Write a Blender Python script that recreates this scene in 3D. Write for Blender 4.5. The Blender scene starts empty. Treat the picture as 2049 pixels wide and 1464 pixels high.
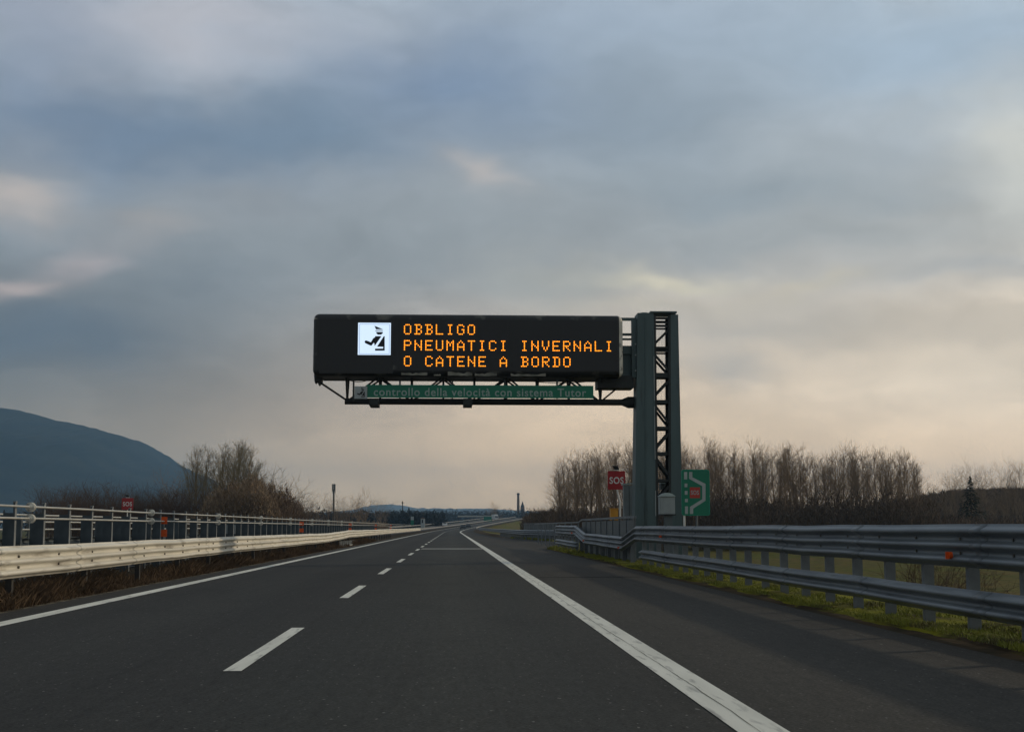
import bpy, bmesh, math, random
from mathutils import Vector, Matrix, noise

R = math.radians
C = bpy.context.scene.collection
SC = bpy.context.scene

# ------------------------------------------------------------------ camera
CAM = Vector((0.0, 0.0, 1.21))
FPX = 2735.0
PITCH = math.atan(322.0 / FPX)
YAW = math.atan(119.5 / FPX * math.cos(PITCH))
cd = bpy.data.cameras.new('camera')
cd.sensor_width = 36.0
cd.lens = FPX / 2049.0 * 36.0
cd.clip_start = 0.1
cd.clip_end = 60000
cam = bpy.data.objects.new('camera', cd)
C.objects.link(cam)
cam.location = CAM
cam.rotation_euler = (R(90) + PITCH, 0, -YAW)
SC.camera = cam
CM = cam.rotation_euler.to_matrix()


def ray(px, py):
    return (CM @ Vector(((px - 1024.5) / FPX, (732.0 - py) / FPX, -1.0)))


def P(px, py, Y):
    """World point on the sight line of a photo pixel, Y metres up the road."""
    d = ray(px, py)
    return CAM + d * (Y / d.y)


def YX(px, X):
    """How far up the road a thing standing at lateral offset X lies when seen at photo column px."""
    d = ray(px, 1050)
    return X * d.y / d.x


# ------------------------------------------------------------------ exposure, sun, sky
SC.view_settings.view_transform = 'Standard'
SC.view_settings.look = 'None'
SC.view_settings.exposure = 0.0
SC.view_settings.gamma = 1.0
SC.view_settings.use_curve_mapping = False

SUN_DIR = Vector((2.2, 1.0, 1.0)).normalized()
sd = bpy.data.lights.new('sun', 'SUN')
sd.energy = 1.45
sd.angle = R(2.0)
sd.color = (1.0, 0.84, 0.62)
sun = bpy.data.objects.new('sun', sd)
sun.rotation_euler = (-SUN_DIR).to_track_quat('-Z', 'Y').to_euler()
C.objects.link(sun)


def lin(c):
    return tuple(((v / 255.0) / 12.92 if v / 255.0 <= 0.04045 else ((v / 255.0 + 0.055) / 1.055) ** 2.4) for v in c)


def build_world():
    w = bpy.data.worlds.new("World")
    SC.world = w
    w.use_nodes = True
    nt = w.node_tree
    nt.nodes.clear()
    N, L = nt.nodes.new, nt.links.new
    out = N('ShaderNodeOutputWorld')
    bg = N('ShaderNodeBackground')
    L(bg.outputs[0], out.inputs[0])
    tc = N('ShaderNodeTexCoord')
    sep = N('ShaderNodeSeparateXYZ')
    L(tc.outputs['Generated'], sep.inputs[0])

    def math_(op, a, b=None):
        n = N('ShaderNodeMath')
        n.operation = op
        for i, v in enumerate((a, b)):
            if v is None:
                continue
            if isinstance(v, (int, float)):
                n.inputs[i].default_value = v
            else:
                L(v, n.inputs[i])
        return n.outputs[0]

    def vmath(op, a, b=None):
        n = N('ShaderNodeVectorMath')
        n.operation = op
        for i, v in enumerate((a, b)):
            if v is None:
                continue
            if isinstance(v, tuple):
                n.inputs[i].default_value = v
            else:
                L(v, n.inputs[i])
        return n.outputs['Value'] if op == 'DOT_PRODUCT' else n.outputs['Vector']

    def mix(f, a, b):
        n = N('ShaderNodeMix')
        n.data_type = 'RGBA'
        for s, v in ((n.inputs['Factor'], f), (n.inputs['A'], a), (n.inputs['B'], b)):
            if isinstance(v, (int, float)):
                s.default_value = v
            elif isinstance(v, tuple):
                s.default_value = (*v, 1.0)
            else:
                L(v, s)
        return n.outputs['Result']

    az = math_('ARCTAN2', sep.outputs['X'], sep.outputs['Y'])
    el = math_('ARCSINE', sep.outputs['Z'])
    ae = N('ShaderNodeCombineXYZ')
    L(az, ae.inputs[0])
    L(el, ae.inputs[1])

    def noise_tex(vec, scale, detail, rough=0.55):
        n = N('ShaderNodeTexNoise')
        n.inputs['Scale'].default_value = scale
        n.inputs['Detail'].default_value = detail
        n.inputs['Roughness'].default_value = rough
        L(vec, n.inputs['Vector'])
        return n
    stretched = vmath('MULTIPLY', ae.outputs[0], (1.0, 2.3, 1.0))
    warp_n = noise_tex(stretched, 7.0, 3.0)
    warp = vmath('MULTIPLY', vmath('SUBTRACT', warp_n.outputs['Color'], (0.5, 0.5, 0.5)), (0.13, 0.07, 0.0))
    wae = vmath('ADD', ae.outputs[0], warp)

    # the clear sky that shows faintly between and through the cloud
    sky = N('ShaderNodeTexSky')
    sky.sky_type = 'NISHITA'
    sky.sun_disc = False
    sky.sun_elevation = R(22.5)
    sky.sun_rotation = R(65.6)
    sky.air_density = 1.5
    sky.dust_density = 3.0
    blue = mix(1.0, (0, 0, 0), sky.outputs[0])
    sc = N('ShaderNodeVectorMath')
    sc.operation = 'SCALE'
    L(blue, sc.inputs[0])
    sc.inputs['Scale'].default_value = 0.06

    col = mix(0.93, sc.outputs[0], lin((138, 145, 150)))
    # cloud masses: centre and half-width (in photo pixels turned to angles), colour, amount
    K = 1.0 / FPX

    def blob(col, px, py, sx, sy, rgb, amt, warped=True, tilt=0.0):
        d = ray(px, py).normalized()
        a0, e0 = math.atan2(d.x, d.y), math.asin(d.z)
        q = vmath('SUBTRACT', wae if warped else ae.outputs[0], (a0, e0, 0.0))
        if tilt:
            rot = N('ShaderNodeVectorRotate')
            rot.rotation_type = 'Z_AXIS'
            rot.inputs['Angle'].default_value = R(tilt)
            L(q, rot.inputs['Vector'])
            q = rot.outputs[0]
        q = vmath('MULTIPLY', q, (1 / (sx * K), 1 / (sy * K), 0.0))
        r2 = vmath('DOT_PRODUCT', q, q)
        g = math_('MULTIPLY', math_('EXPONENT', math_('MULTIPLY', r2, -1.0)), amt)
        return mix(g, col, lin(rgb))
    # broad tones
    for b in SKY_BROAD:
        col = blob(col, *b, warped=False)
    # texture of the cloud deck
    n1 = noise_tex(vmath('MULTIPLY', wae, (1.0, 2.4, 1.0)), 6.5, 8.0, 0.56)
    f1 = math_('MULTIPLY', math_('SUBTRACT', n1.outputs['Fac'], 0.5), 0.55)
    f1 = math_('ADD', 1.04, f1)
    # ragged lit edges of a second, lower cloud sheet
    n4 = noise_tex(vmath('ADD', vmath('MULTIPLY', wae, (1.0, 2.8, 1.0)), (3.7, 1.3, 0.0)), 5.2, 9.0, 0.6)
    ed = N('ShaderNodeMapRange')
    ed.interpolation_type = 'SMOOTHSTEP'
    ed.inputs['From Min'].default_value = 0.47
    ed.inputs['From Max'].default_value = 0.60
    ed.inputs['To Min'].default_value = -0.055
    ed.inputs['To Max'].default_value = 0.085
    L(n4.outputs['Fac'], ed.inputs['Value'])
    f1 = math_('ADD', f1, ed.outputs[0])
    s2 = N('ShaderNodeVectorMath')
    s2.operation = 'SCALE'
    L(col, s2.inputs[0])
    L(f1, s2.inputs['Scale'])
    col = s2.outputs[0]
    for b in SKY_FINE:
        col = blob(col, *b)
    n2 = noise_tex(vmath('MULTIPLY', wae, (1.0, 2.0, 1.0)), 17.0, 9.0, 0.6)
    f2 = math_('ADD', 1.0, math_('MULTIPLY', math_('SUBTRACT', n2.outputs['Fac'], 0.5), 0.30))
    s3 = N('ShaderNodeVectorMath')
    s3.operation = 'SCALE'
    L(col, s3.inputs[0])
    L(f2, s3.inputs['Scale'])
    L(s3.outputs[0], bg.inputs['Color'])
    bg.inputs['Strength'].default_value = 1.0


SKY_BROAD = [
    # px, py, sx, sy, colour, amount
    (1024, -200, 2200, 800, (158, 174, 192), 0.85),
    (1024, 950, 6000, 260, (178, 168, 152), 0.7),
    (60, 780, 850, 270, (64, 88, 105), 0.95),
    (1024, 1080, 6000, 130, (246, 214, 144), 0.85),
    (60, 980, 700, 170, (150, 140, 116), 0.6),
    (2150, 820, 1050, 260, (254, 222, 190), 0.85),
    (1500, 960, 600, 170, (236, 208, 160), 0.7),
    (2250, 1000, 1300, 210, (352, 286, 200), 0.92),
    (1900, 730, 600, 140, (250, 227, 198), 0.85),
    (5200, 300, 2300, 900, (255, 246, 225), 0.8),
]
SKY_FINE = [
    (380, 50, 300, 90, (194, 195, 202), 0.85),
    (60, 60, 160, 200, (150, 160, 178), 0.6),
    (250, 260, 420, 100, (110, 132, 158), 0.8),
    (930, 170, 300, 120, (112, 136, 168), 0.85),
    (600, 270, 250, 90, (114, 136, 158), 0.7),
    (1250, 60, 400, 130, (164, 180, 198), 0.7),
    (1900, 80, 500, 160, (168, 190, 210), 0.8),
    (1300, 260, 330, 120, (138, 154, 168), 0.7),
    (40, 392, 115, 30, (206, 196, 188), 0.9, True, 4),
    (70, 330, 90, 50, (150, 158, 168), 0.6),
    (180, 500, 105, 30, (186, 178, 178), 0.9, True, -12),
    (15, 558, 70, 22, (198, 185, 180), 0.9, True, -5),
    (350, 440, 90, 30, (176, 172, 170), 0.85),
    (510, 385, 170, 60, (158, 162, 166), 0.6),
    (955, 370, 80, 30, (198, 192, 188), 1.0, True, 18),
    (800, 480, 500, 90, (142, 152, 158), 0.6),
    (80, 660, 260, 70, (98, 114, 130), 0.7),
    (420, 560, 200, 80, (120, 132, 142), 0.5),
    (1500, 380, 420, 70, (146, 160, 170), 0.7),
    (1750, 270, 200, 60, (172, 182, 190), 0.5),
    (2045, 310, 120, 110, (216, 217, 210), 0.95),
    (1600, 480, 500, 55, (150, 160, 166), 0.6),
    (1330, 545, 170, 20, (226, 218, 194), 1.0, True, 3),
    (1640, 566, 130, 14, (232, 218, 190), 1.0, True, -6),
    (1330, 598, 200, 20, (208, 200, 182), 0.8),
    (1080, 560, 170, 40, (168, 174, 172), 0.6),
    (1560, 630, 230, 40, (160, 168, 172), 0.6),
    (1800, 650, 420, 50, (210, 198, 180), 0.8, True, 8),
    (1440, 720, 110, 50, (164, 168, 168), 0.55),
    (1900, 540, 330, 40, (160, 168, 174), 0.6),
]
build_world()

# ------------------------------------------------------------------ materials
MATS = {}


def mat(name, c1, c2=None, rough=0.7, metal=0.0, scale=4.0, stretch=(1, 1, 1), detail=4.0, lo=0.35, hi=0.65,
        bump=0.0, bscale=None, spec=0.5, emit=None, estr=0.0, c3=None, scale3=1.0, lo3=0.5, hi3=0.7):
    m = bpy.data.materials.new(name)
    m.use_nodes = True
    nt = m.node_tree
    b = nt.nodes['Principled BSDF']
    b.inputs['Roughness'].default_value = rough
    b.inputs['Metallic'].default_value = metal
    b.inputs['Specular IOR Level'].default_value = spec
    N, L = nt.nodes.new, nt.links.new
    tc = N('ShaderNodeTexCoord')
    mp = N('ShaderNodeMapping')
    mp.inputs['Scale'].default_value = stretch
    L(tc.outputs['Object'], mp.inputs[0])

    def ramp(sc_, d, a, z):
        n = N('ShaderNodeTexNoise')
        n.inputs['Scale'].default_value = sc_
        n.inputs['Detail'].default_value = d
        L(mp.outputs[0], n.inputs['Vector'])
        r = N('ShaderNodeMapRange')
        r.inputs['From Min'].default_value = a
        r.inputs['From Max'].default_value = z
        L(n.outputs['Fac'], r.inputs['Value'])
        return n, r
    n, r = ramp(scale, detail, lo, hi)
    mx = N('ShaderNodeMix')
    mx.data_type = 'RGBA'
    mx.inputs['A'].default_value = (*c1, 1)
    mx.inputs['B'].default_value = (*(c2 or tuple(v * 0.8 for v in c1)), 1)
    L(r.outputs[0], mx.inputs['Factor'])
    col = mx.outputs['Result']
    if c3:
        n3, r3 = ramp(scale3, 5.0, lo3, hi3)
        m3 = N('ShaderNodeMix')
        m3.data_type = 'RGBA'
        L(r3.outputs[0], m3.inputs['Factor'])
        L(col, m3.inputs['A'])
        m3.inputs['B'].default_value = (*c3, 1)
        col = m3.outputs['Result']
    L(col, b.inputs['Base Color'])
    if bump:
        bn = N('ShaderNodeTexNoise')
        bn.inputs['Scale'].default_value = bscale or scale * 5
        bn.inputs['Detail'].default_value = 3
        L(mp.outputs[0], bn.inputs['Vector'])
        bp = N('ShaderNodeBump')
        bp.inputs['Strength'].default_value = bump
        bp.inputs['Distance'].default_value = 0.02
        L(bn.outputs['Fac'], bp.inputs['Height'])
        L(bp.outputs[0], b.inputs['Normal'])
    if emit:
        b.inputs['Emission Color'].default_value = (*emit, 1)
        b.inputs['Emission Strength'].default_value = estr
    if rough >= 0.88:
        b.inputs['Specular IOR Level'].default_value = 0.04
    MATS[name] = m
    return m


mat('soil', (0.07, 0.05, 0.03), (0.035, 0.03, 0.02), 0.95, scale=1.6, bump=0.8)
mat('field', (0.090, 0.098, 0.017), (0.125, 0.085, 0.03), 0.95, scale=0.09, c3=(0.05, 0.055, 0.014), scale3=0.9, lo3=0.45, hi3=0.62, bump=1.0, bscale=3)
mat('line_white', (0.72, 0.72, 0.64), (0.6, 0.6, 0.53), 0.6, scale=1.2, stretch=(3, 0.4, 1), c3=(0.26, 0.26, 0.235), scale3=4, lo3=0.55, hi3=0.74)
mat('line_dirty', (0.42, 0.42, 0.38), (0.3, 0.3, 0.27), 0.7, scale=3)
mat('asphalt_opposite', (0.036, 0.036, 0.037), (0.028, 0.028, 0.03), 0.85, scale=1.0)
mat('asphalt_patch', (0.055, 0.052, 0.046), (0.042, 0.04, 0.036), 0.9, scale=1.5, bump=0.4, bscale=60)
mat('galvanised', (0.21, 0.235, 0.255), (0.14, 0.16, 0.18), 0.5, 0.35, scale=1.3, stretch=(3, 0.5, 3), bump=0.05, bscale=8, c3=(0.10, 0.11, 0.115), scale3=2.5, lo3=0.58, hi3=0.75)
mat('galvanised_post', (0.17, 0.19, 0.20), (0.11, 0.12, 0.13), 0.55, 0.3, scale=3)
mat('post_dull', (0.05, 0.046, 0.04), (0.03, 0.028, 0.026), 0.8, 0.1, scale=3)
mat('crack', (0.09, 0.088, 0.08), None, 0.9)
mat('rail_pale', (0.74, 0.70, 0.60), (0.60, 0.57, 0.49), 0.55, 0.1, scale=0.9, stretch=(3, 0.35, 3), c3=(0.30, 0.265, 0.21), scale3=2.6, lo3=0.56, hi3=0.76)
mat('post_lit_face', (0.24, 0.255, 0.26), (0.17, 0.185, 0.19), 0.55, 0.15, scale=3)  # paler than rail_post: sun on the posts' road side, put into the colour
mat('gravel', (0.20, 0.175, 0.135), (0.10, 0.085, 0.06), 0.95, scale=6, c3=(0.05, 0.042, 0.032), scale3=2.2, lo3=0.45, hi3=0.6, bump=1.0, bscale=40)
mat('rail_dull', (0.30, 0.30, 0.29), (0.22, 0.22, 0.21), 0.6, 0.1)
mat('rail_tube', (0.52, 0.51, 0.46), (0.40, 0.40, 0.37), 0.45, 0.2, scale=2)
mat('rail_post', (0.075, 0.095, 0.105), (0.045, 0.06, 0.07), 0.55, 0.2, scale=2.5)
mat('flange_white', (0.80, 0.78, 0.70), (0.62, 0.60, 0.54), 0.5, scale=9, c3=(0.30, 0.28, 0.24), scale3=7, lo3=0.5, hi3=0.65)
mat('bolt', (0.16, 0.15, 0.13), None, 0.6, 0.4)
mat('red_reflector', (0.9, 0.13, 0.015), (0.8, 0.10, 0.012), 0.4, scale=8)
mat('gantry_steel', (0.088, 0.132, 0.138), (0.068, 0.104, 0.108), 0.5, 0.15, scale=0.8, stretch=(2, 2, 0.3), c3=(0.035, 0.045, 0.048), scale3=2.0, lo3=0.6, hi3=0.8)
mat('truss_steel', (0.036, 0.041, 0.041), (0.022, 0.026, 0.026), 0.6, 0.2, scale=2)
mat('wire', (0.03, 0.03, 0.03), None, 0.6, 0.3)
mat('sign_housing', (0.02, 0.022, 0.024), (0.013, 0.014, 0.016), 0.45, scale=0.7, c3=(0.115, 0.115, 0.10), scale3=1.5, lo3=0.57, hi3=0.68)
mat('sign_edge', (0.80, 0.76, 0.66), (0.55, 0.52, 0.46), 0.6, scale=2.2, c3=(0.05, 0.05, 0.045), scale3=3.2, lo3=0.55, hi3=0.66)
mat('display_black', (0.010, 0.011, 0.013), (0.007, 0.008, 0.009), 0.32, scale=0.6)
mat('grime', (0.30, 0.29, 0.24), (0.12, 0.12, 0.10), 0.7, scale=3)
mat('led_amber', (0.3, 0.1, 0.01), None, 0.5, emit=(1.0, 0.29, 0.012), estr=2.3)
mat('screen_white', (0.3, 0.35, 0.4), None, 0.5, emit=(0.66, 0.82, 1.0), estr=1.0)
mat('screen_dark', (0.008, 0.01, 0.02), None, 0.5)
mat('screen_blue', (0.02, 0.03, 0.1), None, 0.5, emit=(0.16, 0.26, 0.62), estr=0.7)
mat('sign_green', (0.0, 0.185, 0.105), (0.0, 0.16, 0.09), 0.4, scale=1)
mat('sign_green_bright', (0.0, 0.26, 0.17), (0.0, 0.23, 0.15), 0.4, scale=1)
mat('sign_grey', (0.42, 0.46, 0.46), (0.34, 0.38, 0.38), 0.5, scale=3)
mat('sign_letter', (0.35, 0.46, 0.42), (0.27, 0.37, 0.34), 0.5, scale=5)
mat('sign_white', (0.78, 0.78, 0.76), (0.68, 0.68, 0.66), 0.5, scale=4)
mat('sign_red', (0.42, 0.022, 0.028), (0.34, 0.018, 0.022), 0.4, scale=2)
mat('sign_red_orange', (0.5, 0.045, 0.03), (0.42, 0.04, 0.025), 0.4, scale=2)
mat('sign_black', (0.012, 0.012, 0.012), None, 0.6)
mat('cabinet', (0.33, 0.37, 0.375), (0.27, 0.30, 0.31), 0.5, scale=2.5)
mat('pillar_grey', (0.24, 0.27, 0.28), (0.18, 0.205, 0.215), 0.55, scale=2.5)
mat('cabinet_roof', (0.42, 0.5, 0.5), (0.34, 0.42, 0.42), 0.45, scale=3)
mat('parapet', (0.12, 0.145, 0.155), (0.085, 0.105, 0.115), 0.5, 0.25, scale=1.2, stretch=(1, 1, 0.4))
mat('yellow_box', (0.62, 0.30, 0.03), (0.52, 0.24, 0.02), 0.5, scale=4)
mat('bark', (0.30, 0.22, 0.15), (0.17, 0.125, 0.086), 0.9, scale=0.8)
mat('bark_yellow', (0.25, 0.205, 0.12), (0.16, 0.13, 0.08), 0.9, scale=0.8)
mat('bark_brown', (0.13, 0.09, 0.065), (0.08, 0.056, 0.042), 0.9, scale=0.8)
mat('thicket', (0.15, 0.11, 0.08), (0.09, 0.068, 0.05), 0.95, scale=0.15)
mat('slope', (0.085, 0.063, 0.048), (0.05, 0.038, 0.03), 0.95, scale=0.12)
mat('thicket_brown', (0.34, 0.25, 0.16), (0.22, 0.16, 0.105), 0.95, scale=0.2)
mat('wood_far', (0.045, 0.048, 0.045), (0.028, 0.03, 0.03), 0.95, scale=0.02)
mat('conifer', (0.022, 0.032, 0.018), (0.012, 0.018, 0.011), 0.9, scale=0.8)
mat('forest_hill', (0.008, 0.015, 0.013), (0.026, 0.032, 0.024), 0.95, scale=0.008, bump=1.0, bscale=0.05)
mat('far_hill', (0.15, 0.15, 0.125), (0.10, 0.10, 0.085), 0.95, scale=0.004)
mat('weeds', (0.130, 0.088, 0.055), (0.07, 0.05, 0.034), 0.95, scale=0.5)
mat('moss', (0.23, 0.225, 0.022), (0.085, 0.088, 0.016), 0.95, scale=2.4, stretch=(1, 0.35, 1), c3=(0.045, 0.034, 0.022), scale3=1.3, lo3=0.47, hi3=0.62, bump=1.0, bscale=30)
mat('grass', (0.27, 0.27, 0.03), (0.16, 0.18, 0.02), 0.8, scale=0.5, c3=(0.07, 0.055, 0.025), scale3=0.9, lo3=0.52, hi3=0.7)
mat('concrete', (0.24, 0.235, 0.22), (0.17, 0.165, 0.155), 0.9, scale=0.6)
mat('brick_stack', (0.20, 0.14, 0.11), None, 0.9)
mat('paint_white', (0.75, 0.75, 0.74), None, 0.4)
mat('paint_dark', (0.025, 0.028, 0.032), None, 0.3)
mat('glass_dark', (0.015, 0.018, 0.02), None, 0.1)
mat('tyre', (0.012, 0.012, 0.012), None, 0.9)


def asphalt_main():
    m = bpy.data.materials.new('asphalt')
    m.use_nodes = True
    nt = m.node_tree
    b = nt.nodes['Principled BSDF']
    b.inputs['Roughness'].default_value = 0.82
    b.inputs['Specular IOR Level'].default_value = 0.16
    N, L = nt.nodes.new, nt.links.new
    tc = N('ShaderNodeTexCoord')
    uv = tc.outputs['UV']

    def tex(scale, stretch, det, a, z, vec=None):
        mp = N('ShaderNodeMapping')
        mp.inputs['Scale'].default_value = stretch
        L(vec or uv, mp.inputs[0])
        n = N('ShaderNodeTexNoise')
        n.inputs['Scale'].default_value = scale
        n.inputs['Detail'].default_value = det
        L(mp.outputs[0], n.inputs['Vector'])
        r = N('ShaderNodeMapRange')
        r.inputs['From Min'].default_value = a
        r.inputs['From Max'].default_value = z
        L(n.outputs['Fac'], r.inputs['Value'])
        return r.outputs[0]

    def mix(f, a, c, mode='MIX'):
        n = N('ShaderNodeMix')
        n.data_type = 'RGBA'
        n.blend_type = mode
        for s, v in ((n.inputs['Factor'], f), (n.inputs['A'], a), (n.inputs['B'], c)):
            if isinstance(v, (int, float)):
                s.default_value = v
            elif isinstance(v, tuple):
                s.default_value = (*v, 1)
            else:
                L(v, s)
        return n.outputs['Result']
    # laid in lanes: the tone of each lane's surfacing across the carriageway (UV x = metres from the centre)
    sep = N('ShaderNodeSeparateXYZ')
    L(uv, sep.inputs[0])
    wob = tex(0.25, (0.2, 1, 1), 3, 0.0, 1.0)
    off = N('ShaderNodeMath')
    off.operation = 'MULTIPLY_ADD'
    L(wob, off.inputs[0])
    off.inputs[1].default_value = 0.25
    L(sep.outputs[0], off.inputs[2])
    mr = N('ShaderNodeMapRange')
    mr.inputs['From Min'].default_value = -7.0
    mr.inputs['From Max'].default_value = 9.0
    L(off.outputs[0], mr.inputs['Value'])
    rp = N('ShaderNodeValToRGB')
    L(mr.outputs[0], rp.inputs[0])
    e = rp.color_ramp.elements
    e[0].position = 0.0
    e[0].color = (0.0236, 0.0226, 0.0201, 1)
    e[1].position = 1.0
    e[1].color = (0.0299, 0.0272, 0.0233, 1)

    def st(x, c):
        el = rp.color_ramp.elements.new((x + 7) / 16)
        el.color = (*c, 1)
    st(-5.9, (0.0247, 0.0236, 0.0207))
    st(-5.4, (0.0236, 0.0241, 0.0233))
    st(-4.8, (0.0196, 0.0204, 0.0197))
    st(-3.6, (0.0253, 0.0265, 0.0249))
    st(-2.7, (0.0194, 0.0202, 0.0195))
    st(-1.75, (0.0232, 0.0241, 0.0228))
    st(-1.0, (0.0254, 0.0274, 0.0254))
    st(0.1, (0.0334, 0.0351, 0.0317))
    st(1.1, (0.0251, 0.0271, 0.0252))
    st(1.9, (0.0288, 0.0289, 0.0259))
    st(2.5, (0.0339, 0.0325, 0.0279))
    st(4.2, (0.0350, 0.0325, 0.0279))
    st(5.1, (0.0288, 0.0262, 0.0216))
    col = rp.outputs[0]
    big = tex(0.35, (1.0, 0.12, 1), 4, 0.3, 0.7)
    col = mix(big, col, (1.32, 1.31, 1.3), 'MULTIPLY')
    blot = tex(0.9, (1.0, 0.35, 1), 5, 0.5, 0.72)
    col = mix(blot, col, (0.80, 0.80, 0.81), 'MULTIPLY')
    agg = tex(11, (1.3, 0.35, 1), 3, 0.3, 0.7)
    col = mix(1.0, col, mix(agg, (0.8, 0.8, 0.8), (1.22, 1.22, 1.22)), 'MULTIPLY')
    grain = tex(38, (1, 1, 1), 2, 0.25, 0.75)
    g2 = mix(grain, (0.42, 0.42, 0.42), (1.65, 1.65, 1.65))
    col = mix(1.0, col, g2, 'MULTIPLY')
    streak = tex(2.6, (3, 0.05, 1), 3, 0.52, 0.8)
    col = mix(streak, col, (0.78, 0.78, 0.78), 'MULTIPLY')
    sp = tex(24, (1, 0.45, 1), 1, 0.70, 0.77)
    col = mix(sp, col, (0.14, 0.14, 0.13))
    L(col, b.inputs['Base Color'])
    bn = N('ShaderNodeTexNoise')
    bn.inputs['Scale'].default_value = 70
    L(uv, bn.inputs['Vector'])
    bp = N('ShaderNodeBump')
    bp.inputs['Strength'].default_value = 0.35
    bp.inputs['Distance'].default_value = 0.01
    L(bn.outputs['Fac'], bp.inputs['Height'])
    L(bp.outputs[0], b.inputs['Normal'])
    MATS['asphalt'] = m


asphalt_main()


# ------------------------------------------------------------------ mesh helpers
class MB:
    def __init__(self):
        self.v, self.f, self.uv = [], [], None

    def add(self, vs, fs):
        o = len(self.v)
        self.v.extend(Vector(p) for p in vs)
        self.f.extend(tuple(i + o for i in f) for f in fs)
        return self

    def box(self, a, b):
        x0, y0, z0 = (min(p, q) for p, q in zip(a, b))
        x1, y1, z1 = (max(p, q) for p, q in zip(a, b))
        return self.add([(x0, y0, z0), (x1, y0, z0), (x1, y1, z0), (x0, y1, z0), (x0, y0, z1), (x1, y0, z1), (x1, y1, z1), (x0, y1, z1)],
                        [(0, 3, 2, 1), (4, 5, 6, 7), (0, 1, 5, 4), (1, 2, 6, 5), (2, 3, 7, 6), (3, 0, 4, 7)])

    def hexa(self, bottom, top):
        return self.add(list(bottom) + list(top), [(0, 3, 2, 1), (4, 5, 6, 7), (0, 1, 5, 4), (1, 2, 6, 5), (2, 3, 7, 6), (3, 0, 4, 7)])

    def bar(self, p, q, w, h, up=(0, 1, 0)):
        p, q = Vector(p), Vector(q)
        d = (q - p).normalized()
        s = d.cross(Vector(up))
        if s.length < 1e-4:
            s = d.cross(Vector((1, 0, 0)))
        s.normalize()
        u = s.cross(d)
        s, u = s * w / 2, u * h / 2
        return self.hexa([p - s - u, p + s - u, p + s + u, p - s + u], [q - s - u, q + s - u, q + s + u, q - s + u])

    def tube(self, pts, r, n=8, cap=True, r1=None):
        pts = [Vector(p) for p in pts]
        o = len(self.v)
        m = len(pts)
        ref = None
        for k, p in enumerate(pts):
            d = (pts[min(k + 1, m - 1)] - pts[max(k - 1, 0)]).normalized()
            if ref is None:
                ref = d.orthogonal().normalized()
            ref = (ref - d * ref.dot(d)).normalized()
            t = d.cross(ref)
            rr = r if r1 is None else r + (r1 - r) * k / max(1, m - 1)
            for i in range(n):
                a = 2 * math.pi * i / n
                self.v.append(p + (ref * math.cos(a) + t * math.sin(a)) * rr)
        for k in range(m - 1):
            for i in range(n):
                j = (i + 1) % n
                self.f.append((o + k * n + i, o + k * n + j, o + (k + 1) * n + j, o + (k + 1) * n + i))
        if cap:
            self.f.append(tuple(o + i for i in reversed(range(n))))
            self.f.append(tuple(o + (m - 1) * n + i for i in range(n)))
        return self

    def prism(self, poly, d):
        """Extrude a planar polygon (list of points) by vector d."""
        n = len(poly)
        d = Vector(d)
        vs = [Vector(p) for p in poly] + [Vector(p) + d for p in poly]
        return self.add(vs, [tuple(reversed(range(n))), tuple(range(n, 2 * n))] + [(i, (i + 1) % n, n + (i + 1) % n, n + i) for i in range(n)])

    def sweep(self, path, prof, thick=0.006, cap=True):
        """Profile (d to the road side, z up) swept along path [(x, y, ztop, side)]; a closed shell of the given thickness."""
        o = len(self.v)
        m, n = len(path), len(prof)
        for k in range(m):
            p = Vector(path[k][:3])
            a = Vector(path[max(0, k - 1)][:3])
            b = Vector(path[min(m - 1, k + 1)][:3])
            t = (b - a)
            t.z = 0
            t.normalize()
            s = Vector((-t.y, t.x, 0)) * path[k][3]
            for (d, z) in prof:
                self.v.append(p + s * d + Vector((0, 0, z)))
            for (d, z) in prof:
                self.v.append(p + s * (d - thick) + Vector((0, 0, z)))
        for k in range(m - 1):
            b0, b1 = o + k * 2 * n, o + (k + 1) * 2 * n
            for i in range(n - 1):
                self.f.append((b0 + i, b0 + i + 1, b1 + i + 1, b1 + i))
                self.f.append((b0 + n + i, b1 + n + i, b1 + n + i + 1, b0 + n + i + 1))
            for i in (0, n - 1):
                self.f.append((b0 + i, b1 + i, b1 + n + i, b0 + n + i))
        if cap:
            for k in (0, m - 1):
                b0 = o + k * 2 * n
                for i in range(n - 1):
                    self.f.append((b0 + i, b0 + n + i, b0 + n + i + 1, b0 + i + 1))
        return self

    def build(self, name, m, parent=None, smooth=False, fix=True, origin=None):
        me = bpy.data.meshes.new(name)
        org = Vector(origin) if origin is not None else (parent['_o'] if parent is not None and '_o' in parent else (0, 0, 0))
        org = Vector(org)
        me.from_pydata([tuple(p - org) for p in self.v], [], self.f)
        if fix:
            bm = bmesh.new()
            bm.from_mesh(me)
            bmesh.ops.recalc_face_normals(bm, faces=bm.faces)
            bm.to_mesh(me)
            bm.free()
        me.materials.append(MATS[m] if isinstance(m, str) else m)
        if smooth:
            for p in me.polygons:
                p.use_smooth = True
        o = bpy.data.objects.new(name, me)
        C.objects.link(o)
        if parent is not None:
            o.parent = parent
            o['_o'] = list(org)
        else:
            o.location = org
            o['_o'] = list(org)
        return o


def tag(o, label=None, cat=None, group=None, kind=None):
    if label:
        o['label'] = label
    if cat:
        o['category'] = cat
    if group:
        o['group'] = group
    if kind:
        o['kind'] = kind
    return o


def thing(name, label, cat, loc, group=None):
    o = bpy.data.objects.new(name, None)
    C.objects.link(o)
    o.location = loc
    o['_o'] = list(loc)
    o.empty_display_size = 0.3
    return tag(o, label, cat, group)


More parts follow.
